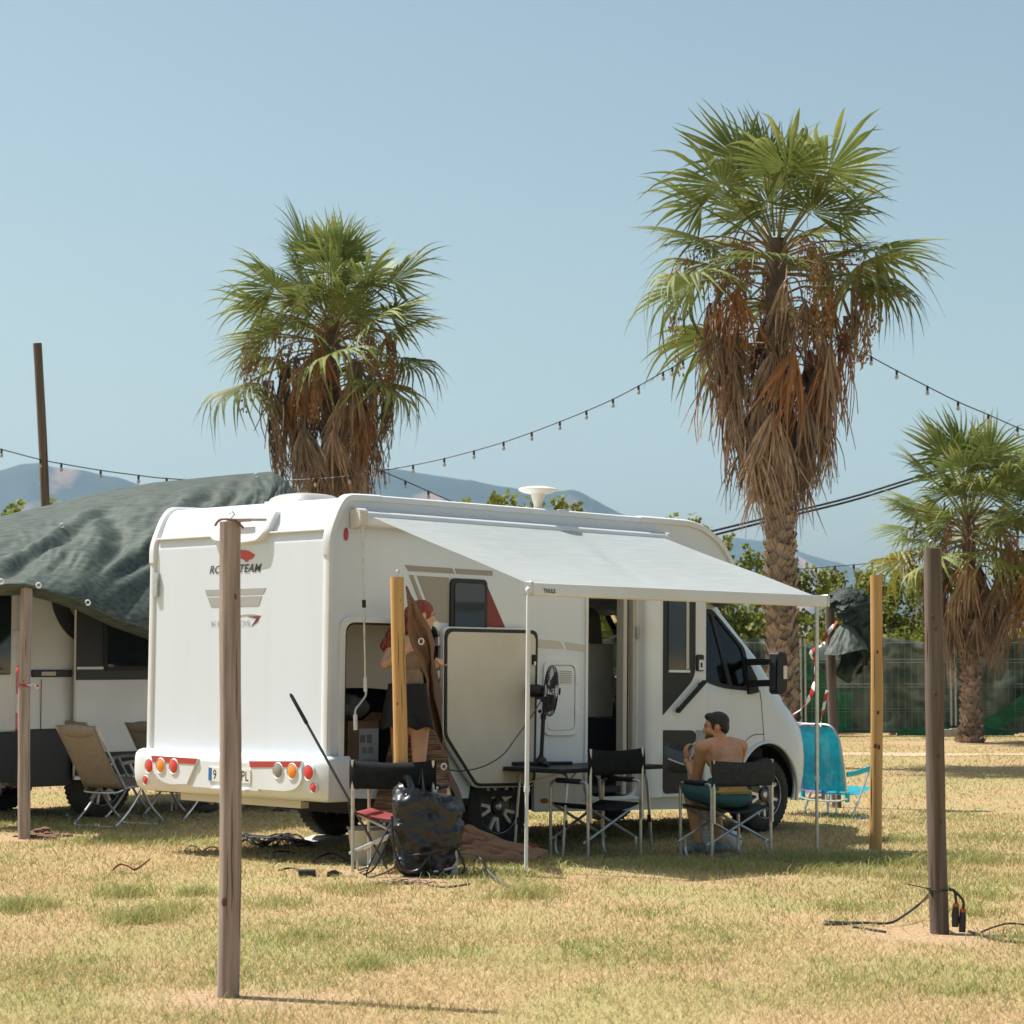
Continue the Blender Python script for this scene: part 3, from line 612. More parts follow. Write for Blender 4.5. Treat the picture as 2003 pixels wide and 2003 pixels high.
# --- entrance: frame, interior, open door
mb = MB(); mb.prism(rpoly([(2.805,.36),(3.47,.36),(3.47,2.18),(2.805,2.18)],[.15,.15,.05,.05]), -.012, .012, S_, [grow(ENT,-.003)]); ef = mb.build('door_frame', TRIM, mh, bevel=.004)
JAMB = mat('jamb_beige',(.50,.46,.40),.5)
for u0, u1, v0, v1, m in ((3.29,3.335,.01,.09,JAMB),(3.345,3.37,.03,.10,BLACK),(3.375,3.385,.03,.08,ALU),(3.40,3.436,.0,.05,JAMB)):
    MB().box((u0,v0,.40),(u1,v1,2.15)).build('fly_screen_cassette', m, ef, smooth=0)
for z in (.68,1.78): MB().box((3.425,-.03,z-.05),(3.46,.0,z+.05)).build('hinge', ALU, ef, bevel=.004)
MB().box((2.84,-.05,.355),(3.46,.02,.385)).build('sill', TRIM, mh, bevel=.006)
CABW = mat('cabinet_white',(.56,.55,.52),.5,(.50,.49,.46),3)
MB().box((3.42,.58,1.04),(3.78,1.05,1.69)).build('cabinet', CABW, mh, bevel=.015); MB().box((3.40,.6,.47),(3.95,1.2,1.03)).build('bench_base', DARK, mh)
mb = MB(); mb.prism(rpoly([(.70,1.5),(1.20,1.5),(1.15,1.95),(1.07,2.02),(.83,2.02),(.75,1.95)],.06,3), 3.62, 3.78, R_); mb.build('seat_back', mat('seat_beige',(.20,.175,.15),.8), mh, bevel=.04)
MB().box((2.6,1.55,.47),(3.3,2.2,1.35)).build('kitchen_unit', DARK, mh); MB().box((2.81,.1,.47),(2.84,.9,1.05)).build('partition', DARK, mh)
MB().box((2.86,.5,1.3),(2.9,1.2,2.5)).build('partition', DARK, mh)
# open entrance door, inner face outwards
mb = MB(); mb.prism(rpoly([(3.62,.372),(4.22,.372),(4.22,2.13),(3.62,2.13)],[.02,.05,.05,.02]), -.115, -.04, S_); ed = mb.build('entrance_door', TRIM, mh, bevel=.012)
mb = MB(); mb.prism(rpoly([(.045,3.44),(.045,3.64),(-.115,3.66),(-.135,3.58),(-.13,3.50),(-.10,3.455)],.03,4), .372, 2.13, Matrix(((0,1,0,0),(1,0,0,0),(0,0,1,0),(0,0,0,1)))); mb.build('door_edge', TRIM, ed)
DKG = mat('charcoal_panel',(.022,.025,.028),.55,spec=.3)
mb = MB(); mb.prism(rpoly([(3.655,2.125),(4.075,2.125),(4.075,1.45),(4.03,1.365),(3.655,1.075)],[0,0,.06,.1,0]), -.121, -.11, S_); mb.build('dark_panel', DKG, ed)
mb = MB(); mb.prism(rrect(3.715,3.99,1.465,2.12,.02), -.128, -.118, S_); dw = mb.build('door_window', GLASSD, ed)
MB().box((3.94,-.134,1.47),(3.975,-.124,2.12)).build('blind_rail', JAMB, dw); MB().box((3.715,-.142,1.44),(3.985,-.118,1.463)).build('ledge', TRIM, dw, bevel=.005)
mb = MB(); mb.bar((3.80,-.155,1.10),(4.165,-.155,1.37),.045,.03); mb.bar((3.83,-.13,1.12),(3.83,-.15,1.12),.04,.04); mb.bar((4.12,-.13,1.33),(4.12,-.15,1.34),.04,.04); mb.build('grab_handle', BLACK, ed, bevel=.008)
mb = MB(); mb.prism(rrect(4.085,4.175,1.455,1.60,.02), -.132, -.112, S_); lk = mb.build('lock', SEAL, ed, bevel=.004)
mb = MB(); mb.prism(rrect(4.105,4.165,1.465,1.555,.01), -.140, -.128, S_, [rrect(4.12,4.15,1.487,1.53,.004)]); mb.build('latch', TRIM, lk)
mb = MB(); mb.prism(rpoly([(3.66,.40),(4.13,.40),(4.13,.86),(4.06,.94),(3.66,.945)],[.05,.03,.05,.05,.01]), -.120, -.10, S_); rc = mb.build('bin_recess', SEAL, ed)
def fn(a, b): return (lerp(3.67,4.11,a), -.12-.10*math.sin(PI*a)*math.sin(PI*min(b*1.25,1))**.7, lerp(.62,.86,b)-.05*math.sin(PI*a))
mb = MB(); mb.grid(fn, 16, 12); mb.build('waste_bin', mat('bin_charcoal',(.06,.065,.07),.4), rc, smooth=60, fix=False)
mb = MB(); mb.tube(curve([(3.68,-.16,.70),(3.85,-.235,.64),(4.02,-.235,.635),(4.11,-.16,.66)],5),.006,6); mb.build('bin_rim', TRIM, rc)
# front return panel where the coach body meets the cab
MB().box((4.22,.036,.31),(4.248,.35,2.05)).build('body_return', WHITE, mh, smooth=0); MB().box((4.22,BW-.35,.31),(4.248,BW-.036,2.05)).build('body_return', WHITE, mh, smooth=0)
# --- cab: one surface, plan outline at each height
KZ = [.28,.33,.50,.667,.80,.934,1.067,1.243,1.446,1.576,1.80,2.04,2.12]
KU = [5.79,5.85,5.90,5.913,5.895,5.853,5.736,5.549,5.342,5.227,4.955,4.668,4.57]
VC = BW/2
def cab_pt(a, z):
    """a 0..1 from the near B pillar round the nose to the far one"""
    half = a*2 if a < .5 else (1-a)*2; vs = .095+max(0, z-1.28)*.17+max(0, .5-z)*.06
    uB = 4.20; K = interp(z, KZ, KU)-.978*.12
    r = .78 if z < 1.3 else .62; nn = 2.5
    th = np.linspace(0, PI/2, 60); uu = -r+r*np.sin(th)**(2/nn); vv = VC-(VC-vs)*np.cos(th)**(2/nn)
    uf = K-float(np.max(uu-.978*vv)); 
    if half < .5:
        q = half/.5; u = lerp(uB, uf-r, q); v = vs
    else:
        t = (half-.5)/.5*PI/2; u = uf-r+r*math.sin(t)**(2/nn); v = VC-(VC-vs)*max(math.cos(t), 0)**(2/nn)
    return u, (v if a < .5 else 2*VC-v)
NA, NZ = 97, 47
ZS = list(np.linspace(.28, 2.12, NZ)); G_ = [[(*cab_pt(i/(NA-1), z), z) for z in ZS] for i in range(NA)]
cabm, wsm = MB(), MB(); idx = {}
for i in range(NA-1):
    for j in range(NZ-1):
        q = [G_[i][j], G_[i+1][j], G_[i+1][j+1], G_[i][j+1]]; a = (i+.5)/(NA-1); z = (ZS[j]+ZS[j+1])/2
        (wsm if (.315 < a < .685 and 1.40 < z < 2.02) else cabm).add(q, [(0,1,2,3)])
cab = cabm.build('cab', WHITE, mh, smooth=50, fix=False, weld=True)
wsm.build('windscreen', GLASS, mh, smooth=60, fix=False, weld=True)
def cut(o, mbs):
    for c in mbs:
        k = c.build('cutter', None); k.parent = None; k.matrix_basis = Matrix.Identity(4)
        par = o.parent; o.parent = None
        md = o.modifiers.new('b', 'BOOLEAN'); md.operation = 'DIFFERENCE'; md.object = k; md.solver = 'EXACT'
        bpy.context.view_layer.update(); me = bpy.data.meshes.new_from_object(o.evaluated_get(bpy.context.evaluated_depsgraph_get()))
        o.modifiers.clear(); old = o.data; o.data = me; me.name = old.name; bpy.data.meshes.remove(old); bpy.data.objects.remove(k); o.parent = par
# thicken first so that the cut leaves clean edges
sol = cab.modifiers.new('s', 'SOLIDIFY'); sol.thickness = .02; sol.offset = 0
bpy.context.view_layer.update(); me = bpy.data.meshes.new_from_object(cab.evaluated_get(bpy.context.evaluated_depsgraph_get())); cab.modifiers.clear(); cab.data = me
def vs0(z): return .095+max(0, z-1.28)*.17
WIN = rpoly([(u+.978*(vs0(z)-.12), z) for u, z in [(4.46,1.985),(4.585,1.995),(4.67,1.93),(5.0,1.665),(5.06,1.34),(5.037,1.305),(4.715,1.325),(4.46,1.385)]], [.03,.04,.05,.05,.04,.03,.1,.08], 4)
HUBF = (1.863+3.45, .345)
arch = [(HUBF[0]+.43*math.cos(t), HUBF[1]+.02+.45*math.sin(t)) for t in np.linspace(-.35, PI+.35, 26)]+[(HUBF[0]-.43, 0), (HUBF[0]+.43, 0)]
c1 = MB().prism(WIN, -.3, BW+.3, S_); c2 = MB().prism(arch, -.3, .55, S_); c3 = MB().prism(arch, BW-.55, BW+.3, S_)
cut(cab, [c1, c2, c3])
cab.data.polygons.foreach_set('use_smooth', [True]*len(cab.data.polygons)); cab.data.set_sharp_from_angle(angle=math.radians(35))
def vs(z): return .095+max(0, z-1.28)*.17+max(0, .5-z)*.06
def on_side(poly, o0, o1, holes=()):
    mb = MB(); mb.prism(poly, 0, 1, S_, holes); mb.v = [(p[0], vs(p[2])+(o0 if p[1] < .5 else o1), p[2]) for p in mb.v]; return mb
FR = on_side(grow(WIN,.025), -.018, .012, [grow(WIN,-.02)]); cw = FR.build('cab_window', SEAL, mh)
on_side(grow(WIN,-.018), -.004, .0, ()).build('pane', GLASS, cw)
mb = MB(); mb.bar((4.66,vs(1.98)-.006,1.98),(4.80,vs(1.32)-.006,1.32),.045,.02,up=(0,1,0)); mb.build('window_divider', SEAL, cw)
fp = MB(); fp.prism(grow(WIN,-.018), 0, 1, S_); fp.v = [(p[0], BW-vs(p[2])+.004*p[1], p[2]) for p in fp.v]; fp.build('pane', GLASS, cw)
for path in ([(4.425,2.0),(4.42,1.3),(4.412,.35)], [(5.15,1.30),(5.204,1.27),(5.24,1.04),(5.262,.84),(5.25,.80)], [(4.98,.80),(5.03,.85),(5.12,.885),(5.262,.89)]):
    mb = MB(); mb.tube(curve([(u, vs(z)-.009, z) for u, z in path], 6), .0045, 5); mb.build('panel_gap', SEAL, cab)
mb = MB(); mb.tube([(u, vs(max(z,.3))-.014, z) for u, z in [(HUBF[0]+.435*math.cos(t), HUBF[1]+.02+.455*math.sin(t)) for t in np.linspace(-.2, PI+.2, 26)]], .016, 8); mb.build('wheel_arch_lip', WHITE, cab)
for v0, v1 in ((.14,.55),(BW-.55,BW-.14)):
    def fw(a, b): return (HUBF[0]-.45*math.cos(PI*a), lerp(v0, v1, b), .30+.49*math.sin(PI*a))
    mb = MB(); mb.grid(fw, 16, 2); mb.add([(HUBF[0]-.45*math.cos(PI*a/15), v1 if v0 < 1 else v0, .30+.49*math.sin(PI*a/15)) for a in range(16)], [tuple(range(16))]); mb.build('wheel_house', BLACK, mh, fix=False)
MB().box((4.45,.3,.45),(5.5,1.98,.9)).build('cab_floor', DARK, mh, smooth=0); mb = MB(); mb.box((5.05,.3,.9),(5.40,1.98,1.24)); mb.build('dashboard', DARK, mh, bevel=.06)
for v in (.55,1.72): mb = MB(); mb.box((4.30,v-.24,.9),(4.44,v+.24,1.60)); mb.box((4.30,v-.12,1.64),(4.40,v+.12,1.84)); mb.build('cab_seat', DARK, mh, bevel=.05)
# headlamp, mirror
mb = MB()
def fn(a, b):
    z = lerp(.93, 1.20, b); aa = lerp(.345, .40, a)-.03*b; u, v = cab_pt(aa, z); return (u+.004, v-.012, z)
mb.grid(fn, 10, 8); mb.build('headlamp', mat('headlamp_lens',(.30,.33,.34),.08,coat=.8), mh, smooth=60, fix=False)
mir = MB(); mir.prism(rpoly([(5.07,1.275),(5.12,1.25),(5.205,1.285),(5.215,1.34),(5.215,1.58),(5.195,1.63),(5.08,1.64)],[.03,.04,.04,.03,.03,.04,.04]), -.225, -.13, S_); mo = mir.build('wing_mirror', BLACK, mh, bevel=.035)
for z in (1.555, 1.36): MB().bar((5.06,.10,z-.01),(5.13,-.15,z),.05,.06).build('mirror_arm', BLACK, mo, bevel=.008)
mb = MB(); mb.prism(rpoly([(5.02,1.25),(5.16,1.27),(5.16,1.40),(5.04,1.60)],.02,3), 0, 1, S_); mb.v = [(p[0], vs(p[2])-.035+.03*p[1], p[2]) for p in mb.v]; mb.build('mirror_mount', BLACK, mo)
mb = MB(); mb.prism(rrect(5.155,5.205,1.395,1.515,.01), -.232, -.215, S_); mb.build('indicator', mat('indicator_clear',(.62,.60,.57),.1,coat=.8), mo)
mb = MB(); mb.box((5.058,-.21,1.30),(5.068,-.145,1.60)); mb.build('mirror_glass', mat('mirror_dark',(.05,.055,.06),.12,coat=.5), mo)
# front bumper in black below the nose, side sill
MB().box((4.45,.10,.26),(4.87,.16,.32)).build('sill', WHITE, cab, bevel=.01)
MB().prism(rpoly([(2.22,.30),(4.25,.30),(4.25,.255),(4.2,.25),(2.26,.285)],.01,2), .004, .05, S_).build('skirt', WHITE, mh)
# --- wheels
def wheel_meshes():
    t = MB(); t.lathe([(.20,-.085),(.215,-.10),(.25,-.112),(.30,-.108),(.328,-.088),(.337,-.05),(.338,0),(.337,.05),(.328,.088),(.30,.108),(.25,.112),(.215,.10),(.20,.085)], 40)
    for k in range(40):
        a = 2*PI*k/40; t.box((-.006,-.014,-.085),(.0025,.014,.085), Matrix.Rotation(a,4,'Z') @ Matrix.Translation((.337,0,0)))
    r = MB(); r.lathe([(.213,-.10),(.213,.095),(.205,.098),(.20,.08),(.17,.055),(.06,.062),(.055,.078),(.04,.082),(.002,.082)], 40)
    s_ = MB(); s_.lathe([(.206,.092),(.214,.100),(.216,.094),(.209,.088)], 48)
    for k in range(5):
        M = Matrix.Rotation(2*PI*k/5+.35,4,'Z'); 
        s_.prism([(.085,-.026),(.20,-.062),(.203,-.036),(.115,-.008),(.115,.008),(.203,.036),(.20,.062),(.085,.026)], .052, .080, M)
    h = MB(); h.lathe([(.030,.07),(.030,.088),(.024,.091),(.001,.091)], 20)
    return t.mesh('tyre', RUBBER), r.mesh('rim', mat('rim_black',(.02,.02,.022),.35,coat=.3)), s_.mesh('rim_spoke', mat('rim_silver',(.72,.71,.68),.3,metal=.4)), h.mesh('hub_cap', ALU)
WT, WR, WS, WH = wheel_meshes()
def wheel(parent, u, v, z, near=True, spin=0):
    M = Matrix.Translation((u, v, z)) @ Matrix.Rotation(PI/2 if near else -PI/2, 4, 'X') @ Matrix.Rotation(spin, 4, 'Z')
    w = bpy.data.objects.new('wheel', None); COL.objects.link(w); w.parent = parent; w.matrix_basis = M
    part(WT, 'tyre', w); rr = part(WR, 'rim', w); part(WS, 'rim_spoke', w); part(WH, 'hub_cap', w)
for u, v, near_ in ((1.863,.14,True),(1.863,BW-.14,False),(HUBF[0],.20,True),(HUBF[0],BW-.20,False)): wheel(mh, u, v, .338, near_, .4)
for lab, v in (('near the brown net pile',.14),('on the far side',BW-.14)):
    mb = MB(); P = VM @ Vector((1.863, v, 0)); mb.prism([(-.32,-.05),(.22,-.05),(.16,-.004),(-.12,-.003)], -.12, .12, SIDE())
    o = mb.build('levelling_ramp', mat('ramp_grey',(.55,.54,.50),.7), bevel=.004); o.matrix_basis = VM @ Matrix.Translation((1.863, v, 0)); tag(o, 'pale levelling ramp under the rear wheel '+lab, 'ramp', 'levelling ramps')
# --- roof: antenna, vent, small bracket, aerial strip
mb = MB(); M = Matrix.Translation((2.40,.17,2.752)); CRM = mat('antenna_cream',(.72,.66,.54),.5)
mb.lathe([(.045,0),(.035,.07),(.04,.09),(.062,.165),(.06,.17),(.001,.17)], 20, M); an = mb.build('antenna', CRM, mh)
mb = MB(); mb.lathe([(.001,.16),(.07,.165),(.13,.178),(.163,.195),(.165,.203),(.15,.215),(.08,.228),(.001,.231)], 32, M); mb.build('antenna_dish', CRM, an)
mb = MB(); mb.prism(rrect(.30,.80,.72,1.22,.07), 2.75, 2.775); rv = mb.build('roof_vent', TRIM, mh)
def fn(a, b): 
    x, y = a*2-1, b*2-1; q = max(0, 1-x**4)*max(0, 1-y**4); return (.55+.23*x, .97+.23*y, 2.77+.075*q**.5)
mb = MB(); mb.grid(fn, 15, 15); mb.build('vent_dome', mat('dome_smoke',(.50,.46,.42),.25,coat=.4), rv, smooth=70, fix=False)
mb = MB(); mb.box((2.60,.10,2.762),(2.70,.16,2.80)); mb.build('cable_gland', GREYD, mh, bevel=.012); MB().box((2.95,.25,2.758),(3.75,.9,2.79)).build('solar_panel', mat('solar_dark',(.03,.035,.05),.2), mh, bevel=.005)
# ================================================================ AWNING
aw = thing('awning', 'pale grey roll-out awning over the motorhome side, on two thin legs', 'awning', M=VM)
mb = MB(); mb.prism(rpoly([(-.112,2.555),(-.10,2.525),(-.02,2.515),(.0,2.53),(.0,2.63),(-.02,2.645),(-.085,2.645),(-.11,2.625)],.012,3), .27, 3.70, R_); mb.build('case', TRIM, aw)
mb = MB(); mb.prism(rpoly([(-.125,2.52),(-.01,2.505),(.0,2.65),(-.03,2.665),(-.10,2.66),(-.125,2.63)],.02,3), .195, .275, R_); mb.build('end_cap', mat('cap_cream',(.66,.62,.55),.5), aw, bevel=.01)
mb = MB(); mb.prism(rpoly([(-.12,2.53),(-.01,2.515),(.0,2.645),(-.03,2.655),(-.10,2.652),(-.12,2.63)],.02,3), 3.70, 3.74, R_); mb.build('end_cap', TRIM, aw, bevel=.01)
EV, ZL, ZR, UL, UR = -1.73, 2.05, 2.065, .43, 3.83
def fn(a, b):
    u = lerp(lerp(.31,3.66,a), lerp(UL+.03,UR-.05,a), b); v = lerp(-.10, EV+.03, b); z = lerp(2.605, lerp(ZL,ZR,a)+.0, b)
    z -= .045*math.sin(PI*b)*math.sin(PI*a)**.5; z += .008*noise.noise((u*3, v*1.2, 0))*math.sin(PI*b)+.012*math.exp(-((u-1.9+.3*v)/.12)**2)*math.sin(PI*b)-.012*math.exp(-((u-2.7-.5*v)/.10)**2)*math.sin(PI*b)
    return (u, v, z)
CANV = mat('awning_canvas', (.58,.64,.655), .8, (.52,.575,.595), 9, trans=.46, bump=.12, bscale=60, stretch=(.35,3,3))
mb = MB(); mb.grid(fn, 90, 50); mb.build('canopy', CANV, aw, smooth=80, fix=False)
V = []
for u, z in ((UL, ZL), (UR, ZR)):
    for (v, dz) in ((EV-.03,.012),(EV+.03,.005),(EV+.03,-.075),(EV-.02,-.085),(EV-.035,-.07)): V.append((u, v, z+dz))
mb = MB(); mb.add(V, [(0,1,6,5),(1,2,7,6),(2,3,8,7),(3,4,9,8),(4,0,5,9),(4,3,2,1,0),(5,6,7,8,9)]); fb = mb.build('front_bar', TRIM, aw, bevel=.006)
P0 = Vector((UL+.10, EV-.0365, ZL-.060)); letter(fb, 'THULE', P0, (1,0,.004), (0,.06,1), .125, .032, INK, 0, .03)
MB().cbox((UL-.012,EV,ZL-.03),(.025,.075,.10)).build('end_cap', ALU, aw, bevel=.006); MB().cbox((UR+.012,EV,ZR-.03),(.025,.075,.10)).build('end_cap', ALU, aw, bevel=.006)
for u, z, m in ((UL-.015, ZL, TRIM), (UR-.10, ZR, ALU)):
    W0 = VM @ Vector((u, EV, 0)); g = gz(W0.x, W0.y); zb = (VM.inverted() @ Vector((W0.x, W0.y, g))).z-.01
    mb = MB(); mb.tube([(u,EV,z-.08),(u,EV,.55)], .016, 12); mb.tube([(u,EV,.60),(u,EV,zb)], .0135, 12); lg = mb.build('leg', m, aw)
    MB().tube([(u,EV,.57),(u,EV,.61)], .021, 12).build('clamp', TRIM, lg); MB().ball((u,EV,z-.045),(.024,.024,.03),10).build('knuckle', TRIM, lg)
# crank pole hanging from the case
ck = [(.207,-.14,2.514),(.231,-.14,1.937),(.255,-.14,1.36)]
mb = MB(); mb.tube(ck, .009, 8); cr = mb.build('crank', ALU, aw)
MB().tube([(.230,-.14,1.96),(.233,-.14,1.90)], .015, 8).build('joint', BLACK, cr); MB().tube([(.254,-.14,1.37),(.258,-.14,1.265)], .015, 8).build('grip', TRIM, cr)
MB().tube(curve([(.258,-.14,1.28),(.262,-.14,1.235),(.215,-.14,1.18),(.165,-.14,1.13),(.160,-.14,1.08)],5), .009, 8).build('crank_arm', ALU, cr); MB().tube([(.160,-.14,1.09),(.166,-.14,.975)], .016, 8).build('grip', TRIM, cr)
# ================================================================ CAMPERVAN behind the tarpaulin
CM = Matrix.Translation((-4.77, 22.5, 0)) @ Matrix.Rotation(YAW, 4, 'Z')
cv = thing('campervan', 'white and black panel campervan half hidden under the green tarpaulin', 'campervan', M=CM)
VW = mat('van_white', (.70,.70,.67), .35, (.63,.63,.60), 2, coat=.2)
CLAD = mat('van_cladding', (.03,.032,.034), .55)
SEC = [(0,.34),(.0,.87),(.02,1.4),(.05,1.9),(.10,2.35),(.20,2.52),(.42,2.58),(1.025,2.60)]
SEC = SEC+[(2.05-v, z) for v, z in reversed(SEC[:-1])]
def van_shell(u0, u1, z0, z1, name, m):
    P = [(v, min(max(z, z0), z1)) for v, z in SEC]; mb = MB(); n = len(P); V = []; F = []
    for u in (u0, u1): V += [(u, v, z) for v, z in P]
    F = [(i, i+1, n+i+1, n+i) for i in range(n-1)]; mb.add(V, F); return mb.build(name, m, cv, smooth=50, fix=False)
van_shell(0, 4.6, .87, 3, 'body', VW)
for v0, v1 in ((-.012,.06),(1.99,2.062)):
    for u0, u1 in ((0,.62),(1.46,4.4)): MB().box((u0,v0,.34),(u1,v1,.90)).build('cladding', CLAD, cv, bevel=.012)
    MB().box((.62,v0+.03,.72),(1.46,v1,.90)).build('cladding', CLAD, cv)
MB().box((.1,.1,.40),(4.5,1.95,.46)).build('floor', DARK, cv, smooth=0)
MB().box((.02,.08,1.9),(.06,1.97,2.5)).build('rear_header', VW, cv, smooth=0)
MB().box((.5,.1,.46),(.54,1.95,2.4)).build('partition', DARK, cv, smooth=0)
mb = MB(); mb.box((-.10,-.02,.36),(.06,2.07,.86)); mb.build('rear_bumper', CLAD, cv, bevel=.03); MB().box((-.13,.1,.34),(-.05,1.95,.38)).build('step', STEEL, cv)
def nose(a, b):
    th = PI*a; z = lerp(.34, 2.55, b); ext = interp(z, [.34,.9,1.25,2.55], [1.35,1.3,1.05,.05]); return (4.4+ext*max(math.sin(th),0)**.7, 1.025-1.025*math.cos(th), z)
mb = MB(); mb.grid(nose, 25, 20); mb.build('nose', VW, cv, smooth=60, fix=False)
for u, v, nr in ((1.04,.15,True),(1.04,1.90,False),(4.49,.15,True),(4.49,1.90,False)): wheel(cv, u, v, .338, nr, .1)
# tail lamp, open rear doors
mb = MB(); mb.prism(rpoly([(-.03,.90),(.10,.90),(.10,1.50),(.0,1.50),(-.03,1.42)],.02,3), -.022, .03, S_); tl = mb.build('tail_lamp', LR, cv, bevel=.006)
MB().box((-.028,-.026,1.06),(.09,-.02,1.24)).build('reversing_lens', mat('lens_white',(.62,.60,.55),.2,coat=.5), tl)
for nm, M in (('rear_door', Matrix.Translation((-.02,-.02,0)) @ Matrix.Rotation(math.radians(200),4,'Z')), ('rear_door', Matrix.Translation((-.02,2.07,0)) @ Matrix.Rotation(math.radians(150),4,'Z'))):
    mb = MB(); mb.box((.03,-.03,.88),(.95,.03,2.45), M); d = mb.build(nm, VW, cv, bevel=.02)
    mb = MB(); mb.box((.12,-.036,1.42),(.84,.036,2.2), M); mb.build('pane', GLASSD, d, bevel=.02)
    mb = MB(); mb.box((.03,-.04,.40),(.95,.04,.88), M); mb.build('cladding', CLAD, d, bevel=.02)
    mb = MB(); mb.box((.0,-.045,1.72),(.10,.045,1.86), M); mb.build('hinge', VW, d, bevel=.01)
# slid-back side door with window band, rail and graphic
MB().box((.17,-.012,1.40),(.62,.03,1.47)).build('rail', CLAD, cv, bevel=.008); MB().box((.26,-.035,1.415),(.42,-.005,1.455)).build('rail_roller', JAMB, cv, bevel=.006)
mb = MB(); mb.box((.60,-.10,.42),(1.92,-.05,2.42)); sdr = mb.build('sliding_door', VW, cv, bevel=.02)
MB().box((.605,-.106,1.37),(1.915,-.096,2.30)).build('dark_band', CLAD, sdr); mb = MB(); mb.prism(rrect(.92,1.86,1.46,2.10,.04), -.118, -.10, S_); wv = mb.build('window', SEAL, sdr, bevel=.01)
mb = MB(); mb.prism(rrect(.96,1.82,1.50,2.06,.03), -.122, -.11, S_); mb.build('pane', GLASSD, wv)
MB().box((.605,-.11,.44),(1.915,-.096,.66)).build('cladding', CLAD, sdr); MB().box((.58,-.125,.40),(1.92,-.09,.43)).build('sill', ALU, sdr); MB().box((.61,-.108,1.475),(.92,-.098,1.50)).build('pin_stripe', VW, sdr)
mb = MB(); T_ = np.linspace(PI*.92, PI*1.5, 20)
mb.prism([(.86+.44*math.cos(t), 2.22+.50*math.sin(t)) for t in T_]+[(.86+.27*math.cos(t), 2.22+.31*math.sin(t)) for t in reversed(T_)], -.006, .06, S_); mb.v = [(p[0], p[1]+max(0,(p[2]-1.4))*.085, p[2]) for p in mb.v]; mb.build('ring_graphic', CLAD, cv)
for z in (1.05,): MB().tube([(.27,-.004,1.38),(.27,-.004,.90)], .004, 4).build('panel_gap', SEAL, cv)
# ---------------------------------------------------------------- green tarpaulin
TARP = mat('tarpaulin_green', (.036,.052,.041), .62, (.092,.112,.092), 14, trans=.10, bump=.35, bscale=70, stretch=(.4,1,2), spec=.3, detail=6)
top = [(-70,1030,25.2),(30,1003,25.6),(110,985,26.0),(200,962,26.4),(300,944,26.8),(400,934,27.2),(470,928,27.5),(520,925,27.7),(545,945,27.9),(575,985,28.1)]
mid = [(-70,1070,22.6),(30,1070,22.7),(110,1055,23.1),(200,1035,23.5),(300,1015,23.9),(400,1000,24.4),(470,990,24.8),(520,985,25.1),(545,990,25.4),(575,1010,25.8)]
bot = [(-70,1140,20.45),(0,1142,20.45),(46,1141,20.47),(90,1152,20.6),(150,1172,20.9),(220,1205,21.3),(292,1230,21.6),(360,1255,22.0),(430,1275,22.5),(520,1290,23.2)]
lw = [(px+4, py+22, Y+.25) for px, py, Y in bot]
bk = [(px, py+60, Y+2.2) for px, py, Y in top]
rows = [[at(*p) for p in r] for r in (bk, top, mid, bot, lw)]
TT = [0,.22,.52,.93,1]
def tarp(a, b):
    x = a*(len(top)-1); k = min(int(x), len(top)-2); t = x-k
    R = [r[k].lerp(r[k+1], t) for r in rows]
    j = max(i for i in range(4) if TT[i] <= b+1e-9); j = min(j, 3); s = (b-TT[j])/(TT[j+1]-TT[j])
    if j in (1, 2):   # smooth through the mid row
        s2 = (b-TT[1])/(TT[3]-TT[1]); p = R[1]*(1-s2)**2+(R[2]*2-R[1]*.5-R[3]*.5)*2*s2*(1-s2)+R[3]*s2*s2
    else: p = R[j].lerp(R[j+1], s)
    w = math.sin(PI*min(max((b-.33)/.62, 0), 1))
    q = Vector((0, -.75, .65)); X = a*9; B = b*6
    f = .045*noise.fractal((X*.8+B*.55, B*.35-X*.1, 2.2), 1, 2, 3)+.06*abs(noise.noise((X*1.5+B*1.3, B*1.2-X*.6, 5.1)))-.05*abs(noise.noise((X*3.0-B*1.6, B*2+X*.8, 1.1)))+.008*noise.noise((X*14, B*9, 3))
    f += .07*(math.exp(-((X-2.9-(b-.6)*2.2)/.28)**2)-math.exp(-((X-3.35-(b-.6)*2.2)/.22)**2))
    f += .08*(math.exp(-((X-4.5-(b-.5)*-1.5)/.25)**2)-.9*math.exp(-((X-4.9-(b-.5)*-1.5)/.2)**2))-.08*math.exp(-((X-5.6+(b-.5)*1.2)/.22)**2)
    f += .09*(math.exp(-((X-1.7-(b-.6)*-4.5)/.30)**2)-.8*math.exp(-((X-2.15-(b-.6)*-4.5)/.25)**2))
    f += .09*math.sin((b-.75+.12*math.sin(X*.9))*22)*math.exp(-((b-.78)/.10)**2)*(.4+.6*math.sin(X*.8)**2)
    return p+q*f*w
mb = MB(); mb.grid(tarp, 150, 70); tp = mb.build('tarpaulin', TARP, smooth=80, fix=False, loc=tuple(at(46,1141,20.47))); tag(tp, 'large wrinkled dark green tarpaulin stretched over the campervan', 'tarpaulin')
sm = tp.modifiers.new('s','SOLIDIFY'); sm.thickness = .006
for a, b in ((.235,.52),(.70,.36),(.30,.93),(.12,.93),(.48,.93)):
    c = Vector(tarp(a, b))-Vector(tp.location)+Vector((0,-.03,.02)); kb = MB(); kb.tube([c+Vector((.022*math.cos(q), -.004*math.sin(q), .022*math.sin(q))) for q in np.linspace(0,2*PI,15)[:-1]], .007, 6, closed=True); kb.build('eyelet', TRIM, tp)
hem = [Vector(tarp(q, .935))-Vector(tp.location)+Vector((0,-.012,0)) for q in np.linspace(0,1,90)]; MB().tube(hem, .012, 6).build('hem', TARP, tp)
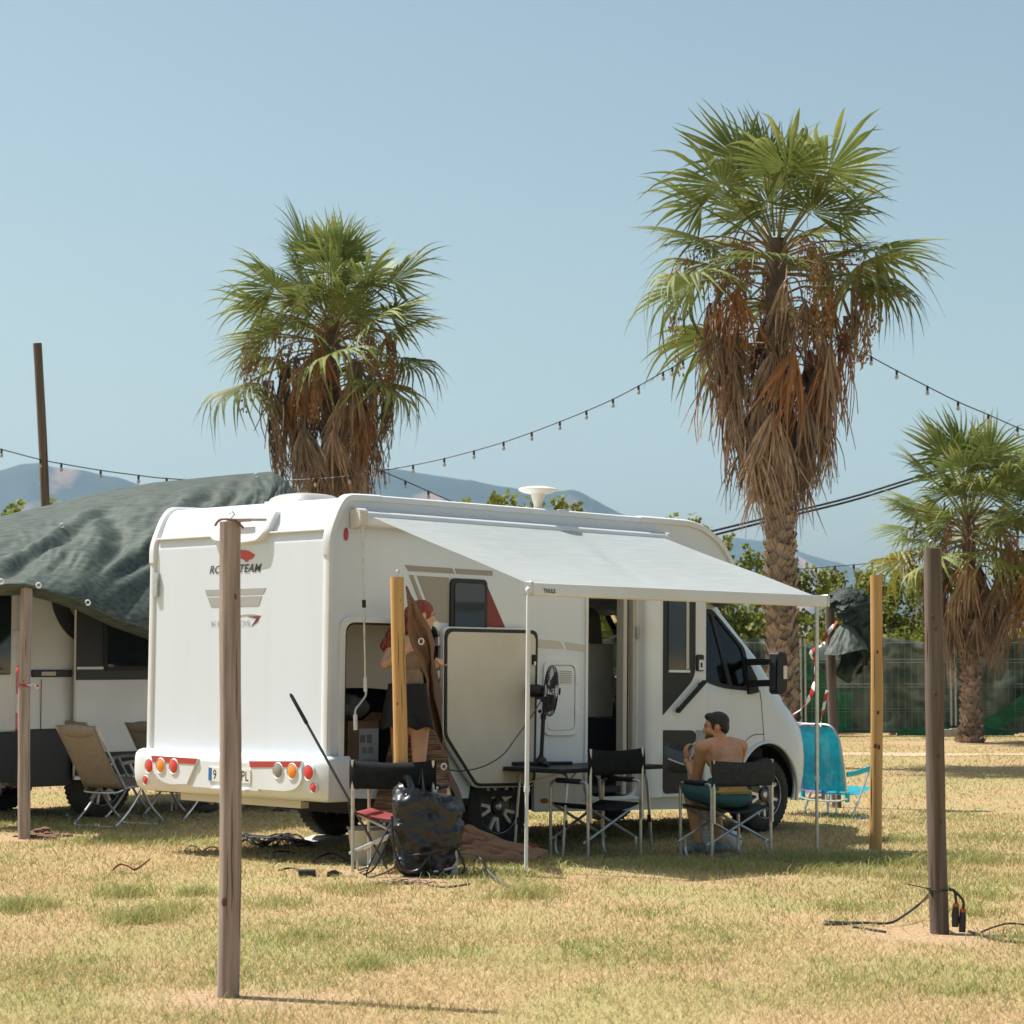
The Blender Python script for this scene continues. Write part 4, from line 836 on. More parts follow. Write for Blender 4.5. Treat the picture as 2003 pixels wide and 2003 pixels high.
# ================================================================ WOODEN POSTS
HONEY = mat('honey_wood', (.46,.245,.075), .6, (.60,.36,.14), 5, bump=.25, bscale=20, stretch=(5,5,.22), contrast=(.3,.7))
GREYW = mat('grey_wood', (.22,.165,.14), .8, (.42,.335,.29), 9, bump=.45, bscale=24, stretch=(5,5,.22), contrast=(.3,.7))
DKW = mat('dark_grey_wood', (.075,.056,.044), .85, (.17,.13,.105), 6, bump=.6, bscale=24, stretch=(5,5,.2), contrast=(.3,.7))
KNOT = mat('wood_knot', (.10,.055,.03), .8)
def post(px_b, py_b, px_t, py_t, r, m, lab, knots, Y=None, hook=True, n=20, wob=.006):
    b = ground_at(px_b, py_b) if Y is None else Vector((at(px_b, py_b, Y).x, Y, gz(at(px_b, py_b, Y).x, Y))); tp_ = at(px_t, py_t, b.y)
    t = thing('wooden_post', lab, 'post', b); H = tp_.z-b.z; dx = tp_.x-b.x
    pts = [(dx*s+wob*math.sin(5*s+px_b), wob*math.cos(4*s+px_b), H*s) for s in np.linspace(-.06, 1, 15)]
    mb = MB(); mb.tube(pts, [r*(1.05-.06*i/14+.012*math.sin(i*1.9+px_b)) for i in range(15)], n); sh = mb.build('shaft', m, t, smooth=50)
    for (s, side) in knots:
        a = math.radians(-90+side*38); c = Vector((dx*s, 0, H*s))+Vector((math.cos(a)*r*.985, math.sin(a)*r*.985, 0))
        kb = MB(); kb.ball((0,0,0),(.009+.008*abs(side),.003,.013+.02*abs(side)),10, Matrix.Translation(c) @ Matrix.Rotation(a+PI/2,4,'Z')); kb.build('knot', KNOT, sh)
    rr_ = random.Random(int(px_b))
    for _ in range(5):
        a = math.radians(-90+rr_.uniform(-75,75)); s0 = rr_.uniform(.02,.75); s1 = s0+rr_.uniform(.08,.24); P_ = [Vector((dx*s+wob*math.sin(5*s+px_b)+math.cos(a+.25*(s-s0)+.02*math.sin(s*60))*r*(1.042-.06*s), wob*math.cos(4*s+px_b)+math.sin(a+.25*(s-s0)+.02*math.sin(s*60))*r*(1.042-.06*s), H*s)) for s in np.linspace(s0, min(s1,.99), 12)]
        kb = MB(); kb.tube(P_, [.0006+.0022*math.sin(PI*i/11) for i in range(12)], 5); kb.build('crack', KNOT, sh)
    if hook:
        kb = MB(); kb.tube(curve([(dx,0,H-.02),(dx,0,H+.02),(dx+.014,0,H+.035),(dx,0,H+.05),(dx-.013,0,H+.037)],5), .0035, 6); kb.build('hook', STEEL, t)
    return t
pf = post(446, 1950, 453, 1021, .0505, GREYW, 'grey wooden post standing nearest the camera, in front of the motorhome rear', [(.97,.1),(.80,-.6),(.84,.6),(.48,.1),(.63,.5),(.2,-.5)])
H_ = pf.children[0]
mb = MB(); mb.tube(curve([(.06,-.03,2.20),(.02,-.055,2.235),(-.05,-.02,2.24),(-.08,.02,2.215)],6), .006, 6); mb.build('rope_tie', mat('rope_brown',(.16,.08,.06),.8), pf)
MB().box((-.02,-.045,2.232),(.17,-.033,2.244)).build('staple', STEEL, pf)
post(1838, 1826, 1822, 1073, .053, DKW, 'dark weathered post on the right with two black plugs tied low', [(.82,-.3),(.79,.1),(.62,-.2),(.46,.2),(.29,.3),(.12,-.2)])
post(1714, 1664, 1714, 1125, .0495, HONEY, 'honey-coloured wooden post standing free beyond the awning corner', [(.92,-.1),(.72,.1),(.50,.25),(.38,-.5),(.375,.45)])
post(785, 1700, 778, 1129, .0495, HONEY, 'honey-coloured wooden post in front of the red-haired person', [(.95,-.3),(.92,.4),(.73,.3),(.60,.25),(.57,-.2)], Y=16.72)
post(46, 1641, 51, 1145, .0525, GREYW, 'pale grey wooden post holding the tarpaulin corner at the left edge', [(.30,.2),(.62,-.2)], hook=False)
npost = post(1636, 1581, 1622, 1181, .05, DKW, 'dark wooden post carrying the wrapped green net behind the awning corner', [(.4,.2),(.7,-.3)], Y=24.9, hook=False)
tall = post(99, 1500, 75, 672, .068, DKW, 'tall crooked dark pole rising behind the campervan tarpaulin', [(.55,.2),(.7,-.3),(.9,.3)], Y=36, hook=False, wob=.03)
# tape tied round the left-hand post
lp = ground_at(46,1641)
TAPE_W = mat('tape_white',(.72,.70,.67),.45)
def tape_mat():
    m = bpy.data.materials.new('red_white_tape'); m.use_nodes = True; t = m.node_tree; b = t.nodes['Principled BSDF']; b.inputs['Roughness'].default_value = .4
    uv = t.nodes.new('ShaderNodeUVMap'); w = t.nodes.new('ShaderNodeTexWave'); w.bands_direction = 'DIAGONAL'; w.inputs['Scale'].default_value = 1.0
    r = t.nodes.new('ShaderNodeValToRGB'); r.color_ramp.interpolation = 'CONSTANT'; r.color_ramp.elements[0].color = (.75,.73,.70,1); r.color_ramp.elements[1].color = (.55,.035,.02,1); r.color_ramp.elements[1].position = .5
    t.links.new(uv.outputs[0], w.inputs['Vector']); t.links.new(w.outputs['Fac'], r.inputs[0]); t.links.new(r.outputs[0], b.inputs['Base Color']); return m
TAPE = tape_mat()
def ribbon(name, pts, w, lab, twist=1.0, spread=None):
    P = curve(pts, 8); mb = MB(); V = []; n = len(P)
    for i, p in enumerate(P):
        t = (P[min(i+1,n-1)]-P[max(i-1,0)]).normalized(); a = Vector((math.cos(i*twist*.22), math.sin(i*twist*.22)*.6, .4)); s = (a-t*a.dot(t)).normalized()
        V += [p-s*w/2, p+s*w/2]
    mb.add(V, [(2*i, 2*i+1, 2*i+3, 2*i+2) for i in range(n-1)]); o = mb.build(name, TAPE, smooth=0, fix=False, loc=tuple(P[0]))
    uvl = o.data.uv_layers.new(name='UVMap'); L = 0; acc = [0]
    for i in range(1, n): L += (P[i]-P[i-1]).length; acc.append(L)
    for l in o.data.loops: k = l.vertex_index; uvl.data[l.index].uv = (acc[k//2]*3.2, (k % 2)*w*3.2)
    if lab: tag(o, lab, 'tape')
    return o
ribbon('barrier_tape', [at(*p) for p in [(1645,1208,24.8),(1632,1222,24.78),(1618,1240,24.78),(1612,1258,24.8),(1606,1262,24.8),(1590,1272,24.75),(1586,1283,24.7),(1596,1294,24.7),(1594,1330,24.6),(1585,1362,24.5),(1568,1385,24.4),(1551,1398,24.3),(1535,1410,24.2)]], .042, 'red and white barrier tape looping from the net post towards the bonnet')
ribbon('barrier_tape', [at(*p) for p in [(1618,1350,24.85),(1612,1380,24.8),(1606,1410,24.75),(1603,1440,24.7),(1600,1480,24.7)]], .035, 'red and white barrier tape hanging straight down behind the awning leg', .4)
q = lp+Vector((0,0,0)); ribbon('barrier_tape', [q+Vector(v) for v in [(-.058,.0,1.355),(-.04,-.045,1.36),(.0,-.062,1.35),(.045,-.05,1.345),(.075,-.03,1.36),(.10,-.03,1.33),(.12,-.03,1.345)]], .035, 'white and red tape knotted round the pale grey post', .3)
# net wrapped on the post
BN = mat('wrapped_net', (.010,.020,.014), .55, (.028,.044,.032), 9, bump=.6, bscale=60, spec=.3); BL = mat('wrapped_net_light', (.038,.055,.038), .6, (.075,.095,.07), 9, bump=.5, bscale=70)
nb = thing('wrapped_net', 'bunched dark green shade net tied to the post like a hood', 'net', at(1650,1330,24.75))
PT = [(1622,1168,.05),(1640,1165,.13),(1658,1175,.20),(1675,1200,.19),(1684,1235,.14),(1692,1270,.09),(1694,1300,.03)]
Cn = [at(x, y, 24.72) for x, y, r in PT]; CC = curve(Cn, 8); RR = [interp(i/8, range(7), [p[2] for p in PT]) for i in range(len(CC))]
mb = MB(); V = []; n = 40
for i, p in enumerate(CC):
    for j in range(n):
        a = 2*PI*j/n; r = RR[i]*(1+.30*noise.noise((math.cos(a)*2, math.sin(a)*2, i*.4))+.16*math.sin(a*5+i*.3)+.34*noise.noise((math.cos(a)*5, math.sin(a)*5, i*.9))); V.append(p+Vector((math.cos(a)*r*.8, math.sin(a)*r*.7, math.sin(a+.6)*r*.55)))
mb.add(V, [(i*n+j, i*n+(j+1) % n, (i+1)*n+(j+1) % n, (i+1)*n+j) for i in range(len(CC)-1) for j in range(n)]); mb.build('bundle', BN, nb, world=True, smooth=50, fix=False)
apex = at(1655,1212,24.66)
def hood(a, b):
    th = 2*PI*a; rim = at(1657,1276,24.62); r = .235*b**.8*(1+.07*math.sin(th*4)*b+.10*noise.noise((math.cos(th)*3,math.sin(th)*3,b*2))+.05*math.sin(th*11+4*noise.noise((math.cos(th)*2,b*3,1)))*(1-.4*b)+.06*noise.noise((math.cos(th)*8,math.sin(th)*8,b*6)))
    c = apex.lerp(rim, b); return c+Vector((r*math.cos(th), r*.8*math.sin(th), -.03*math.sin(th*2)*b))
mb = MB(); mb.grid(hood, 90, 26); mb.build('hood', BL, nb, world=True, smooth=60, fix=False)
def flap(a, b):
    p = at(lerp(1640,1695,a)+6*math.sin(b*5), lerp(1270, 1338-22*abs(a-.45)*2, b), 24.70); return p+Vector((0, .09*math.sin(a*9)*b+.05*math.sin(b*6+a*3), 0))
mb = MB(); mb.grid(flap, 22, 12); mb.build('flap', BN, nb, world=True, smooth=60, fix=False)
# ================================================================ STRING LIGHTS AND CABLES
BULB = mat('bulb_glass',(.40,.36,.34),.15,coat=.5); SOCK = mat('socket_black',(.015,.018,.018),.5)
sb = MB(); sb.lathe([(.001,.012),(.012,.010),(.017,0),(.018,-.045),(.016,-.06),(.001,-.06)],10); SOCKM = sb.mesh('socket', SOCK)
sb = MB(); sb.lathe([(.013,-.058),(.024,-.085),(.026,-.10),(.020,-.118),(.001,-.126)],10); BULBM = sb.mesh('bulb', BULB)
def lights(lab, pts, bulbs, k=1.0):
    """pts: picture places and distance along the cable, bulbs: where the lamps hang"""
    P = [at(*p) for p in pts]; t = thing('string_light', lab, 'string light', P[0], group='festoon light strings')
    MB().tube([p for p in curve(P, 6)], .0085, 5).build('cable', CABLE, t, world=True)
    xs_ = [p[0] for p in pts]
    for (px, py) in bulbs:
        Y = interp(px, xs_, [p[2] for p in pts]); q = at(px, py, Y)
        s_ = part(SOCKM, 'socket', t, t.matrix_basis.inverted() @ Matrix.Translation(q) @ Matrix.Scale(k, 4)); part(BULBM, 'bulb', s_)
b1 = [(3,879),(79,899),(120,907),(197,920),(271,930),(326,936)]
lights('festoon lights crossing from the left edge past the tall crooked pole', [(-60,862,34)]+[(x,y,35) for x,y in b1]+[(420,941,35.6),(480,941,35.9)], b1)
b2 = [(551,940),(617,937),(684,931),(746,921),(808,910),(869,897),(927,882),(985,865),(1040,846),(1095,825),(1147,804),(1199,781),(1249,755),(1297,728),(1315,719),(1336,706)]
lights('festoon lights rising from the left palm skirt to the tall palm', [(500,942,36.2)]+[(x,y,lerp(36.5,33.2,(x-551)/800)) for x,y in b2]+[(1400,668,32.8)], b2)
b3 = [(1704,698),(1754,725),(1814,756),(1874,786),(1933,811),(1990,836)]
lights('festoon lights falling from the tall palm towards the right edge', [(1560,620,32.8)]+[(x,y,lerp(33,31,(x-1700)/300)) for x,y in b3]+[(2080,870,30.5)], b3)
b4 = [(793,941),(838,961),(884,981)]
lights('short festoon run dropping from the left palm behind the motorhome roof', [(746,921,36.2)]+[(x,y,36) for x,y in b4]+[(960,1012,35.5)], b4)
b5 = [(1442,1111),(1480,1112),(1520,1112),(1561,1113),(1596,1111),(1633,1108),(1670,1105),(1706,1101),(1741,1095),(1844,1074)]
lights('low distant festoon lights in front of the leafy trees', [(1400,1110,46)]+[(x,y,45.5) for x,y in b5]+[(1900,1060,44.5)], b5, 1.3)
for i, dy in enumerate((0, 7)):
    P = [at(px, py+dy+(.25*dy if px < 1500 else 0), Y) for px, py, Y in [(1300,1062,44),(1377,1043,45),(1520,1008,46),(1660,974,47),(1778,938,48),(1960,880,49)]]
    tag(MB().tube(curve(P,6), .022, 6).build('power_cable', CABLE, loc=tuple(P[0])), ['upper','lower'][i]+' of two parallel power cables passing behind the tall palm trunk', 'power cable')
# ================================================================ FURNITURE
SLING = mat('sling_black', (.009,.010,.011), .8, (.016,.017,.018), 30, bump=.3, bscale=300, spec=.15); SLINGG = mat('sling_grey', (.036,.036,.035), .75, (.055,.054,.052), 40, bump=.3, bscale=300, spec=.2)
REDF = mat('seat_red', (.24,.03,.028), .7)
def arc_leg(pts, r=.0125, n=8): return MB().tube(curve(pts, 5), r, n)
def director_chair(lab, loc, rz, sling, seatm, W=.56, Dp=.46, back=.80, arm=.60, seat=.43, sag=.05, backw=None, tilt=0):
    t = thing('director_chair', lab, 'chair', loc, rz, 'folding director chairs')
    h = W/2; d = Dp/2
    for s in (-1, 1):
        x = s*h
        pts = [(x,-d,0),(x,-d,arm-.10),(x,-d,arm-.05)]+[(x,-d+.05-.05*math.cos(a),arm-.05+.05*math.sin(a)) for a in (.6,1.1)]+[(x,-d+.07,arm),(x,d-.07,arm)]+[(x,d-.05+.05*math.sin(a),arm-.05+.05*math.cos(a)) for a in (.4,1.0)]+[(x,d,arm-.06),(x,d,.0)]
        f = MB(); f.tube(pts, .0125, 8); fo = f.build('side_frame', ALU, t)
        MB().tube([(x,-d+.09,arm+.004),(x,d-.08,arm+.004)], .021, 10).build('armrest', BLACK, fo)
        g = MB(); xi = x-s*.025; g.tube(curve([(xi,-d+.03,.16),(xi,-d+.03,.07),(xi,-d+.06,.018),(xi,-d+.12,.008),(xi,d-.12,.008),(xi,d-.06,.018),(xi,d-.03,.07),(xi,d-.03,.16)],3), .010, 8); g.build('ground_bar', ALU, t)
        b = MB(); b.tube([(x-s*.004,-d-.026,.30),(x-s*.004,-d-.026,back-.0+.02*s*tilt)], .0125, 8); b.build('back_post', ALU, t)
    for y in (-d+.02, d-.02):
        MB().tube([(-h-.03,y,.13),(h-.03,y,seat-.02)], .0115, 8).build('cross_bar', ALU, t); MB().tube([(h+.03,y+.022,.13),(-h+.03,y+.022,seat-.02)], .0115, 8).build('cross_bar', ALU, t)
    def fs(a, b): return (lerp(-h+.02,h-.02,a), lerp(-d+.0,d-.0,b), seat-.05*math.sin(PI*a))
    m = MB(); m.grid(fs, 14, 8); so = m.build('seat', seatm, t, smooth=60, fix=False); k = so.modifiers.new('s','SOLIDIFY'); k.thickness = .012
    def fb(a, b): return (lerp(-h-.018,h+.018,a), -d-.028-sag*math.sin(PI*a)-.012*math.sin(PI*b), lerp(back-.205,back,b)-.018*math.sin(PI*a)*b)
    m = MB(); m.grid(fb, 16, 6); bo = m.build('backrest', sling, t, smooth=60, fix=False); k = bo.modifiers.new('s','SOLIDIFY'); k.thickness = .014
    return t
def gp(px, py): p = ground_at(px, py); return p
mc = Vector((1.69,18.56,0)); director_chair('folding director chair with grey backrest under the seated person', mc, math.radians(27.9), SLINGG, SLINGG, W=.55, back=.79)
cc = Vector((.66,18.50,0)); cc.z = gz(cc.x, cc.y); director_chair('empty folding director chair with black backrest in front of the table', cc, math.radians(38), SLING, SLING, W=.54, back=.86, sag=.0)
lc = Vector((-.80,16.93,0)); lc.z = gz(lc.x, lc.y); director_chair('empty black director chair behind the honey-coloured post and wrapped box', lc, math.radians(-11), SLING, REDF, W=.60, back=.80, sag=.02)
# --- folding table
tb = thing('folding_table', 'dark folding camping table with aluminium legs beside the motorhome', 'table', (.58,18.98,gz(.58,18.98)), YAW)
TOP = mat('table_top', (.03,.034,.036), .5, spec=.3); MB().prism(rrect(-.60,.60,-.34,.34,.03), .685, .705).build('tabletop', TOP, tb, bevel=.004)
MB().prism(rrect(-.605,.605,-.345,.345,.03), .672, .686, None, [rrect(-.58,.58,-.32,.32,.03)]).build('edge_rim', BLACK, tb)
for sx in (-1, 1):
    fr = MB(); x = sx*.46; fr.tube(curve([(x+sx*.06,-.27,.005),(x+sx*.02,-.27,.45),(x,-.26,.62),(x,-.20,.668),(x,0,.672),(x,.20,.668),(x,.26,.62),(x+sx*.02,.27,.45),(x+sx*.06,.27,.005)],5), .012, 8); fr.build('leg_frame', ALU, tb)
    for y in (-.27,.27): MB().tube([(x+sx*.028,y,.30),(x+sx*.032,y,.24)], .016, 8).build('leg_clamp', BLACK, tb)
    MB().tube([(x,-.24,.56),(x-sx*.34,-.05,.668)], .007, 6).build('brace', ALU, tb); MB().tube([(x,.24,.56),(x-sx*.34,.05,.668)], .007, 6).build('brace', ALU, tb)
# --- fan
FANB = mat('fan_black', (.009,.010,.013), .35, spec=.4); tz = .705+gz(.58,18.98)
fa = thing('pedestal_fan', 'black pedestal fan standing on the folding table', 'fan', (.235,18.92,tz), math.radians(-9))
for a in (.35, .35+PI/2, .35+PI, .35+1.5*PI):
    c, s = math.cos(a), math.sin(a); MB().bar((0,0,.02),(c*.26,s*.26,.02),.035,.03).build('foot', FANB, fa, bevel=.008)
mb = MB(); mb.lathe([(.05,.03),(.045,.055),(.022,.075),(.02,.09)],16); mb.build('base_hub', FANB, fa)
mb = MB(); mb.tube([(0,0,.04),(.02,0,.40)], .0165, 10); mb.tube([(.02,0,.38),(.026,0,.53)], .012, 10); mb.build('column', FANB, fa)
MB().tube([(.018,0,.375),(.0215,0,.42)], .023, 10).build('collar', FANB, fa); MB().ball((-.01,0,.44),.016,8).build('knob', FANB, fa)
mb = MB(); M = Matrix.Translation((-.055,0,.605)) @ Matrix.Rotation(PI/2+.06,4,'Y'); mb.lathe([(.001,-.062),(.035,-.058),(.052,-.03),(.055,.02),(.050,.07),(.038,.085),(.001,.085)],20,M); mb.build('motor_housing', FANB, fa)
mb = MB(); mb.tube([(.026,0,.52),(.0,0,.57)],.02,8); mb.cbox((-.005,0,.56),(.05,.05,.05)); mb.build('tilt_joint', FANB, fa)
cagec = Vector((.080,0,.605))
cg = MB(); M = Matrix.Translation(cagec) @ Matrix.Rotation(PI/2+.06,4,'Y')
def cage_prof(t): return (.205*math.sin(PI*t/2)**.8 if t < 1 else .205*math.sin(PI*(2-t)/2)**.8, (-.045 if t < 1 else .05)*abs(math.cos(PI*t/2))**.7)
for k in range(52):
    a = 2*PI*k/52; pts = [M @ Vector((cage_prof(t)[0]*math.cos(a), cage_prof(t)[0]*math.sin(a), cage_prof(t)[1])) for t in np.linspace(.12,1.88,14)]; cg.tube(pts, .0016, 3, caps=False)
for t, r in ((1,.004),(.55,.0022),(1.45,.0022)): cg.tube([M @ Vector((cage_prof(t)[0]*math.cos(a), cage_prof(t)[0]*math.sin(a), cage_prof(t)[1])) for a in np.linspace(0,2*PI,33)[:-1]], r, 5, closed=True)
cg.lathe([(.03,.068),(.03,.078),(.001,.08)],16,M); cgo = cg.build('cage', FANB, fa, smooth=40); cgo['kind'] = 'stuff'
for k in range(3):
    def bl(a, b, k=k): r = lerp(.03,.175,b); th = 2*PI*k/3+lerp(-.45,.45,a)*(1-.25*b)+.3*b; return M @ Vector((r*math.cos(th), r*math.sin(th), .03*(a-.5)*2))
    m = MB(); m.grid(bl, 6, 8); m.build('blade', FANB, fa, smooth=60, fix=False)
mb = MB(); W_ = [at(1062,1362,18.85),at(1050,1385,18.6),at(1030,1415,18.4),at(1008,1445,18.2),at(985,1475,18.0),at(955,1495,17.9),at(925,1505,17.9),at(895,1508,17.95),at(872,1504,18.0)]; mb.tube(curve(W_,6), .005, 5); mb.build('power_cord', CABLE, fa, world=True)
# --- reclining chairs
BEI = mat('recliner_beige', (.30,.255,.205), .75, (.26,.22,.175), 20, bump=.25, bscale=250); BEID = mat('recliner_beige_dark', (.24,.20,.16), .75)
def recliner(lab, loc, rz):
    t = thing('reclining_chair', lab, 'chair', loc, rz, 'beige reclining garden chairs'); w = .24
    ang = math.radians(34); up = Vector((-math.sin(ang),0,math.cos(ang)))
    b0 = Vector((-.02,0,.38))
    def fb(a, b): p = b0+up*(.70*b); return (p.x-.02*math.sin(PI*b)+.0, lerp(-w,w,a), p.z)
    m = MB(); m.grid(fb, 8, 14); bo = m.build('backrest', BEI, t, smooth=60, fix=False); k = bo.modifiers.new('s','SOLIDIFY'); k.thickness = .016
    q = b0+up*.64; m = MB(); m.ball((0,0,0),(.035,w*1.0,.075),14, Matrix.Translation(q+Vector((-.012,0,0))) @ Matrix.Rotation(-ang,4,'Y')); m.build('head_cushion', BEI, bo)
    def fs(a, b): return (lerp(0,.48,b), lerp(-w,w,a), .38+.05*b-.03*math.sin(PI*b))
    m = MB(); m.grid(fs, 8, 8); so = m.build('seat', BEI, t, smooth=60, fix=False); k = so.modifiers.new('s','SOLIDIFY'); k.thickness = .016
    for s in (-1, 1):
        y = s*(w+.02); m = MB(); e = b0+up*.70; m.tube([(e.x,y,e.z),(b0.x,y,b0.z-.01),(.50,y,.43)], .0115, 8); m.build('side_rail', ALU, t)
        m = MB(); m.tube(curve([(-.08,y,.60),(.10,y,.615),(.36,y,.615)],4), .017, 8, flat=.6); m.build('armrest', BEID, t)
    for x0, x1 in ((.36,-.12),(.02,.46)):
        m = MB(); y = w+.035; m.tube(curve([(x0,-y,.60),(lerp(x0,x1,.6),-y,.22),(x1,-y,.05),(x1,-y+.06,.012),(x1,0,.010),(x1,y-.06,.012),(x1,y,.05),(lerp(x0,x1,.6),y,.22),(x0,y,.60)],4), .0125, 8); m.build('leg_frame', ALU, t)
        for s in (-1,1): MB().ball((x1,s*(y-.02),.03),(.022,.028,.03),8).build('foot', mat('foot_grey',(.16,.17,.18),.6), t)
    m = MB(); m.tube(curve([(b0.x,-w,.36),(b0.x-.07,-w+.06,.33),(b0.x-.07,w-.06,.33),(b0.x,w,.36)],4), .010, 8); m.build('rear_bar', ALU, t)
    return t
recliner('beige reclining chair nearest the pale grey post, turned away from camera', gp(208,1618), math.radians(55))
recliner('beige reclining chair mostly hidden behind another beige recliner by the campervan', gp(190,1604)+Vector((-.05,.25,0)), math.radians(55))
recliner('beige reclining chair half hidden behind the motorhome rear corner', gp(320,1608)+Vector((.05,.3,0)), math.radians(55))
# --- beach chairs
def beach_chair(lab, loc, rz, c1, c2, name):
    t = thing('beach_chair', lab, 'chair', loc, rz, 'folding beach chairs'); w = .26
    CB = mat(name+'_mesh', c1, .55, c2, 18, trans=.45, bump=.2, bscale=200, alpha=.92); CP_ = mat(name+'_plastic', c2, .4)
    ang = math.radians(14); up = Vector((0,-math.sin(ang),math.cos(ang))); b0 = Vector((0,-.22,.27))
    def fb(a, b): p = b0+up*(.66*b); ww = w*(1-.22*max(0,b-.72)/.28); return (lerp(-ww,ww,a), p.y+.03*math.sin(PI*b), p.z)
    m = MB(); m.grid(fb, 10, 16); bo = m.build('backrest', CB, t, smooth=60, fix=False)
    m = MB(); e = b0+up*.67; m.tube(curve([(-w-.012,b0.y,b0.z-.06),(-w-.012,(b0+up*.45).y,(b0+up*.45).z),(-w*.95,(b0+up*.58).y,(b0+up*.58).z),(-w*.7,e.y,e.z),(0,e.y,e.z+.012),(w*.7,e.y,e.z),(w*.95,(b0+up*.58).y,(b0+up*.58).z),(w+.012,(b0+up*.45).y,(b0+up*.45).z),(w+.012,b0.y,b0.z-.06)],4), .010, 8); m.build('back_frame', ALU, t)
    def fs(a, b): return (lerp(-w,w,a), lerp(-.22,.24,b), .24+.06*b-.035*math.sin(PI*b))
    m = MB(); m.grid(fs, 10, 8); m.build('seat', CB, t, smooth=60, fix=False)
    for s in (-1,1):
        x = s*(w+.035); m = MB(); m.tube(curve([(x,-.26,.44),(x,-.05,.455),(x,.20,.50)],4), .026, 8, flat=.45); m.build('armrest', CP_, t)
        m = MB(); m.tube(curve([(x,.14,.48),(x,.02,.30),(x,-.12,.10),(x,-.16,.03),(x,-.10,.008),(x,.20,.008),(x,.26,.03),(x,.25,.20),(x,.20,.48)],4), .0105, 8); m.build('leg_frame', ALU, t)
        MB().cbox((s*(w+.005),-.215,.215),(.035,.05,.10)).build('joint', CP_, t, bevel=.01)
    m = MB(); m.tube(curve([(-w-.02,-.23,.20),(-.15,-.25,.175),(.15,-.25,.175),(w+.02,-.23,.20)],5), .011, 8); m.build('cross_bar', ALU, t)
    return t
bc = gp(1642,1600); beach_chair('turquoise mesh beach chair in front of the motorhome, beside the awning leg', bc+Vector((0,.15,0)), math.radians(-42), (.002,.36,.50), (.002,.50,.66), 'turquoise')
beach_chair('lilac beach chair almost hidden behind the front wheel', bc+Vector((-.30,.55,0)), math.radians(-20), (.34,.16,.48), (.42,.22,.56), 'lilac')
# ================================================================ WRAPPED BOX, NET, BUCKET, POLES
BAG = mat('bin_bag', (.012,.014,.018), .36, spec=.6)
bx = thing('wrapped_box', 'electrical box on legs wrapped in shiny black plastic sheet at the post foot', 'box', (-.60,16.52,gz(-.6,16.52)))
def bag(a, b):
    th = 2*PI*a; c, s = math.cos(th), math.sin(th); sq = (abs(c)**5+abs(s)**5)**(-1/5)
    z = lerp(.0,.60,b); w = .225+.02*math.sin(b*3.2); dpt = .17
    if b < .30: w *= lerp(.66,1,(b/.30)**.6); dpt *= lerp(.7,1,(b/.30)**.6)
    x, y = c*sq*w, s*sq*dpt
    ii, jj = round(a*112) % 112, round(b*52); hsh = math.sin(ii*12.9898+jj*78.233)*43758.5453; hsh -= math.floor(hsh)
    f = .009*(hsh-.5)+.034*noise.noise((x*9+z*5, y*9-z*4, z*9))-.03*abs(noise.noise((x*13+z*9, z*12-x*6, y*9+2)))+.022*noise.noise((x*6+z*3, y*6-z*2, z*5))
    if b < .34: f += .018*math.sin(a*2*PI*17+3*b)*(1-b/.34)
    f -= .03*math.exp(-((z-.17)/.035)**2)
    if z > .52: x *= 1-(z-.52)*1.5; y *= 1-(z-.52)*1.5
    z2 = z+.05*c*(z/.60)*-1-.05*(z/.60)*abs(noise.noise((c*2,s*2,3)))+.004*(hsh-.5)
    return (x+c*f, y+s*f, max(z2, 0))
mb = MB(); mb.grid(bag, 113, 53); mb.ball((.0,.0,.53),(.20,.135,.05),18); mb.v = [(p[0], p[1], p[2]+(.02*noise.noise((p[0]*15,p[1]*15,1)) if p[2] > .5 else 0)) for p in mb.v]; mb.build('plastic_sheet', BAG, bx, smooth=32, fix=False)
def peak(a, b): return (-.05+.10*(a-.5)*(1-b)+.02*b, -.12+.05*math.sin(a*5)*(1-b), .56+.20*b+.02*math.sin(a*9)*(1-b))
mb = MB(); mb.grid(peak, 10, 8); mb.build('plastic_peak', BAG, bx, smooth=20, fix=False)
def peak2(a, b): return (-.14+.16*(a-.5)*(1-.7*b), -.06+.05*math.sin(a*7)*(1-b), .56+.14*b)
mb = MB(); mb.grid(peak2, 10, 8); mb.build('plastic_peak', BAG, bx, smooth=20, fix=False)
for x, y in ((-.17,.1),(.19,.1),(.20,-.09)): MB().box((x-.02,y-.02,-.02),(x+.02,y+.02,.20)).build('leg', STEEL, bx)
MB().tube([(.02,-.10,.07),(.16,-.10,.075)], .016, 8).build('pipe', mat('pipe_red',(.30,.06,.05),.5), bx); MB().tube([(.05,-.13,.03),(.20,-.12,.06)], .012, 8).build('pipe', ALU, bx)
mb = MB(); mb.tube(curve([(-.24,-.16,.42),(-.22,-.20,.2),(-.16,-.21,.06),(-.06,-.21,.05),(.02,-.20,.14),(.06,-.19,.19)],6), .009, 6); mb.build('cable', CABLE, bx)
mb = MB(); mb.tube(curve([(-.22,-.18,.34),(-.14,-.21,.17),(-.04,-.21,.16),(.08,-.20,.18),(.18,-.17,.20)],6), .008, 6); mb.build('cable', CABLE, bx)
mb = MB(); mb.tube(curve([(-.22,.02,.42),(-.33,-.06,.22),(-.42,-.10,.01),(-.34,-.14,.008),(-.24,-.12,.05),(-.16,-.10,.12)],6), .007, 6); mb.build('cable', CABLE, bx)
mb = MB(); mb.tube(curve([(-.21,.0,.40),(-.27,-.06,.25),(-.36,-.08,.06),(-.44,-.12,.008)],6), .007, 6); mb.build('cable', CABLE, bx)
mb = MB(); mb.tube(curve([(.21,-.10,.20),(.27,-.14,.06),(.22,-.16,.01)],6), .009, 6); mb.build('cable', CABLE, bx)
GYC = mat('cable_grey',(.10,.10,.10),.5)
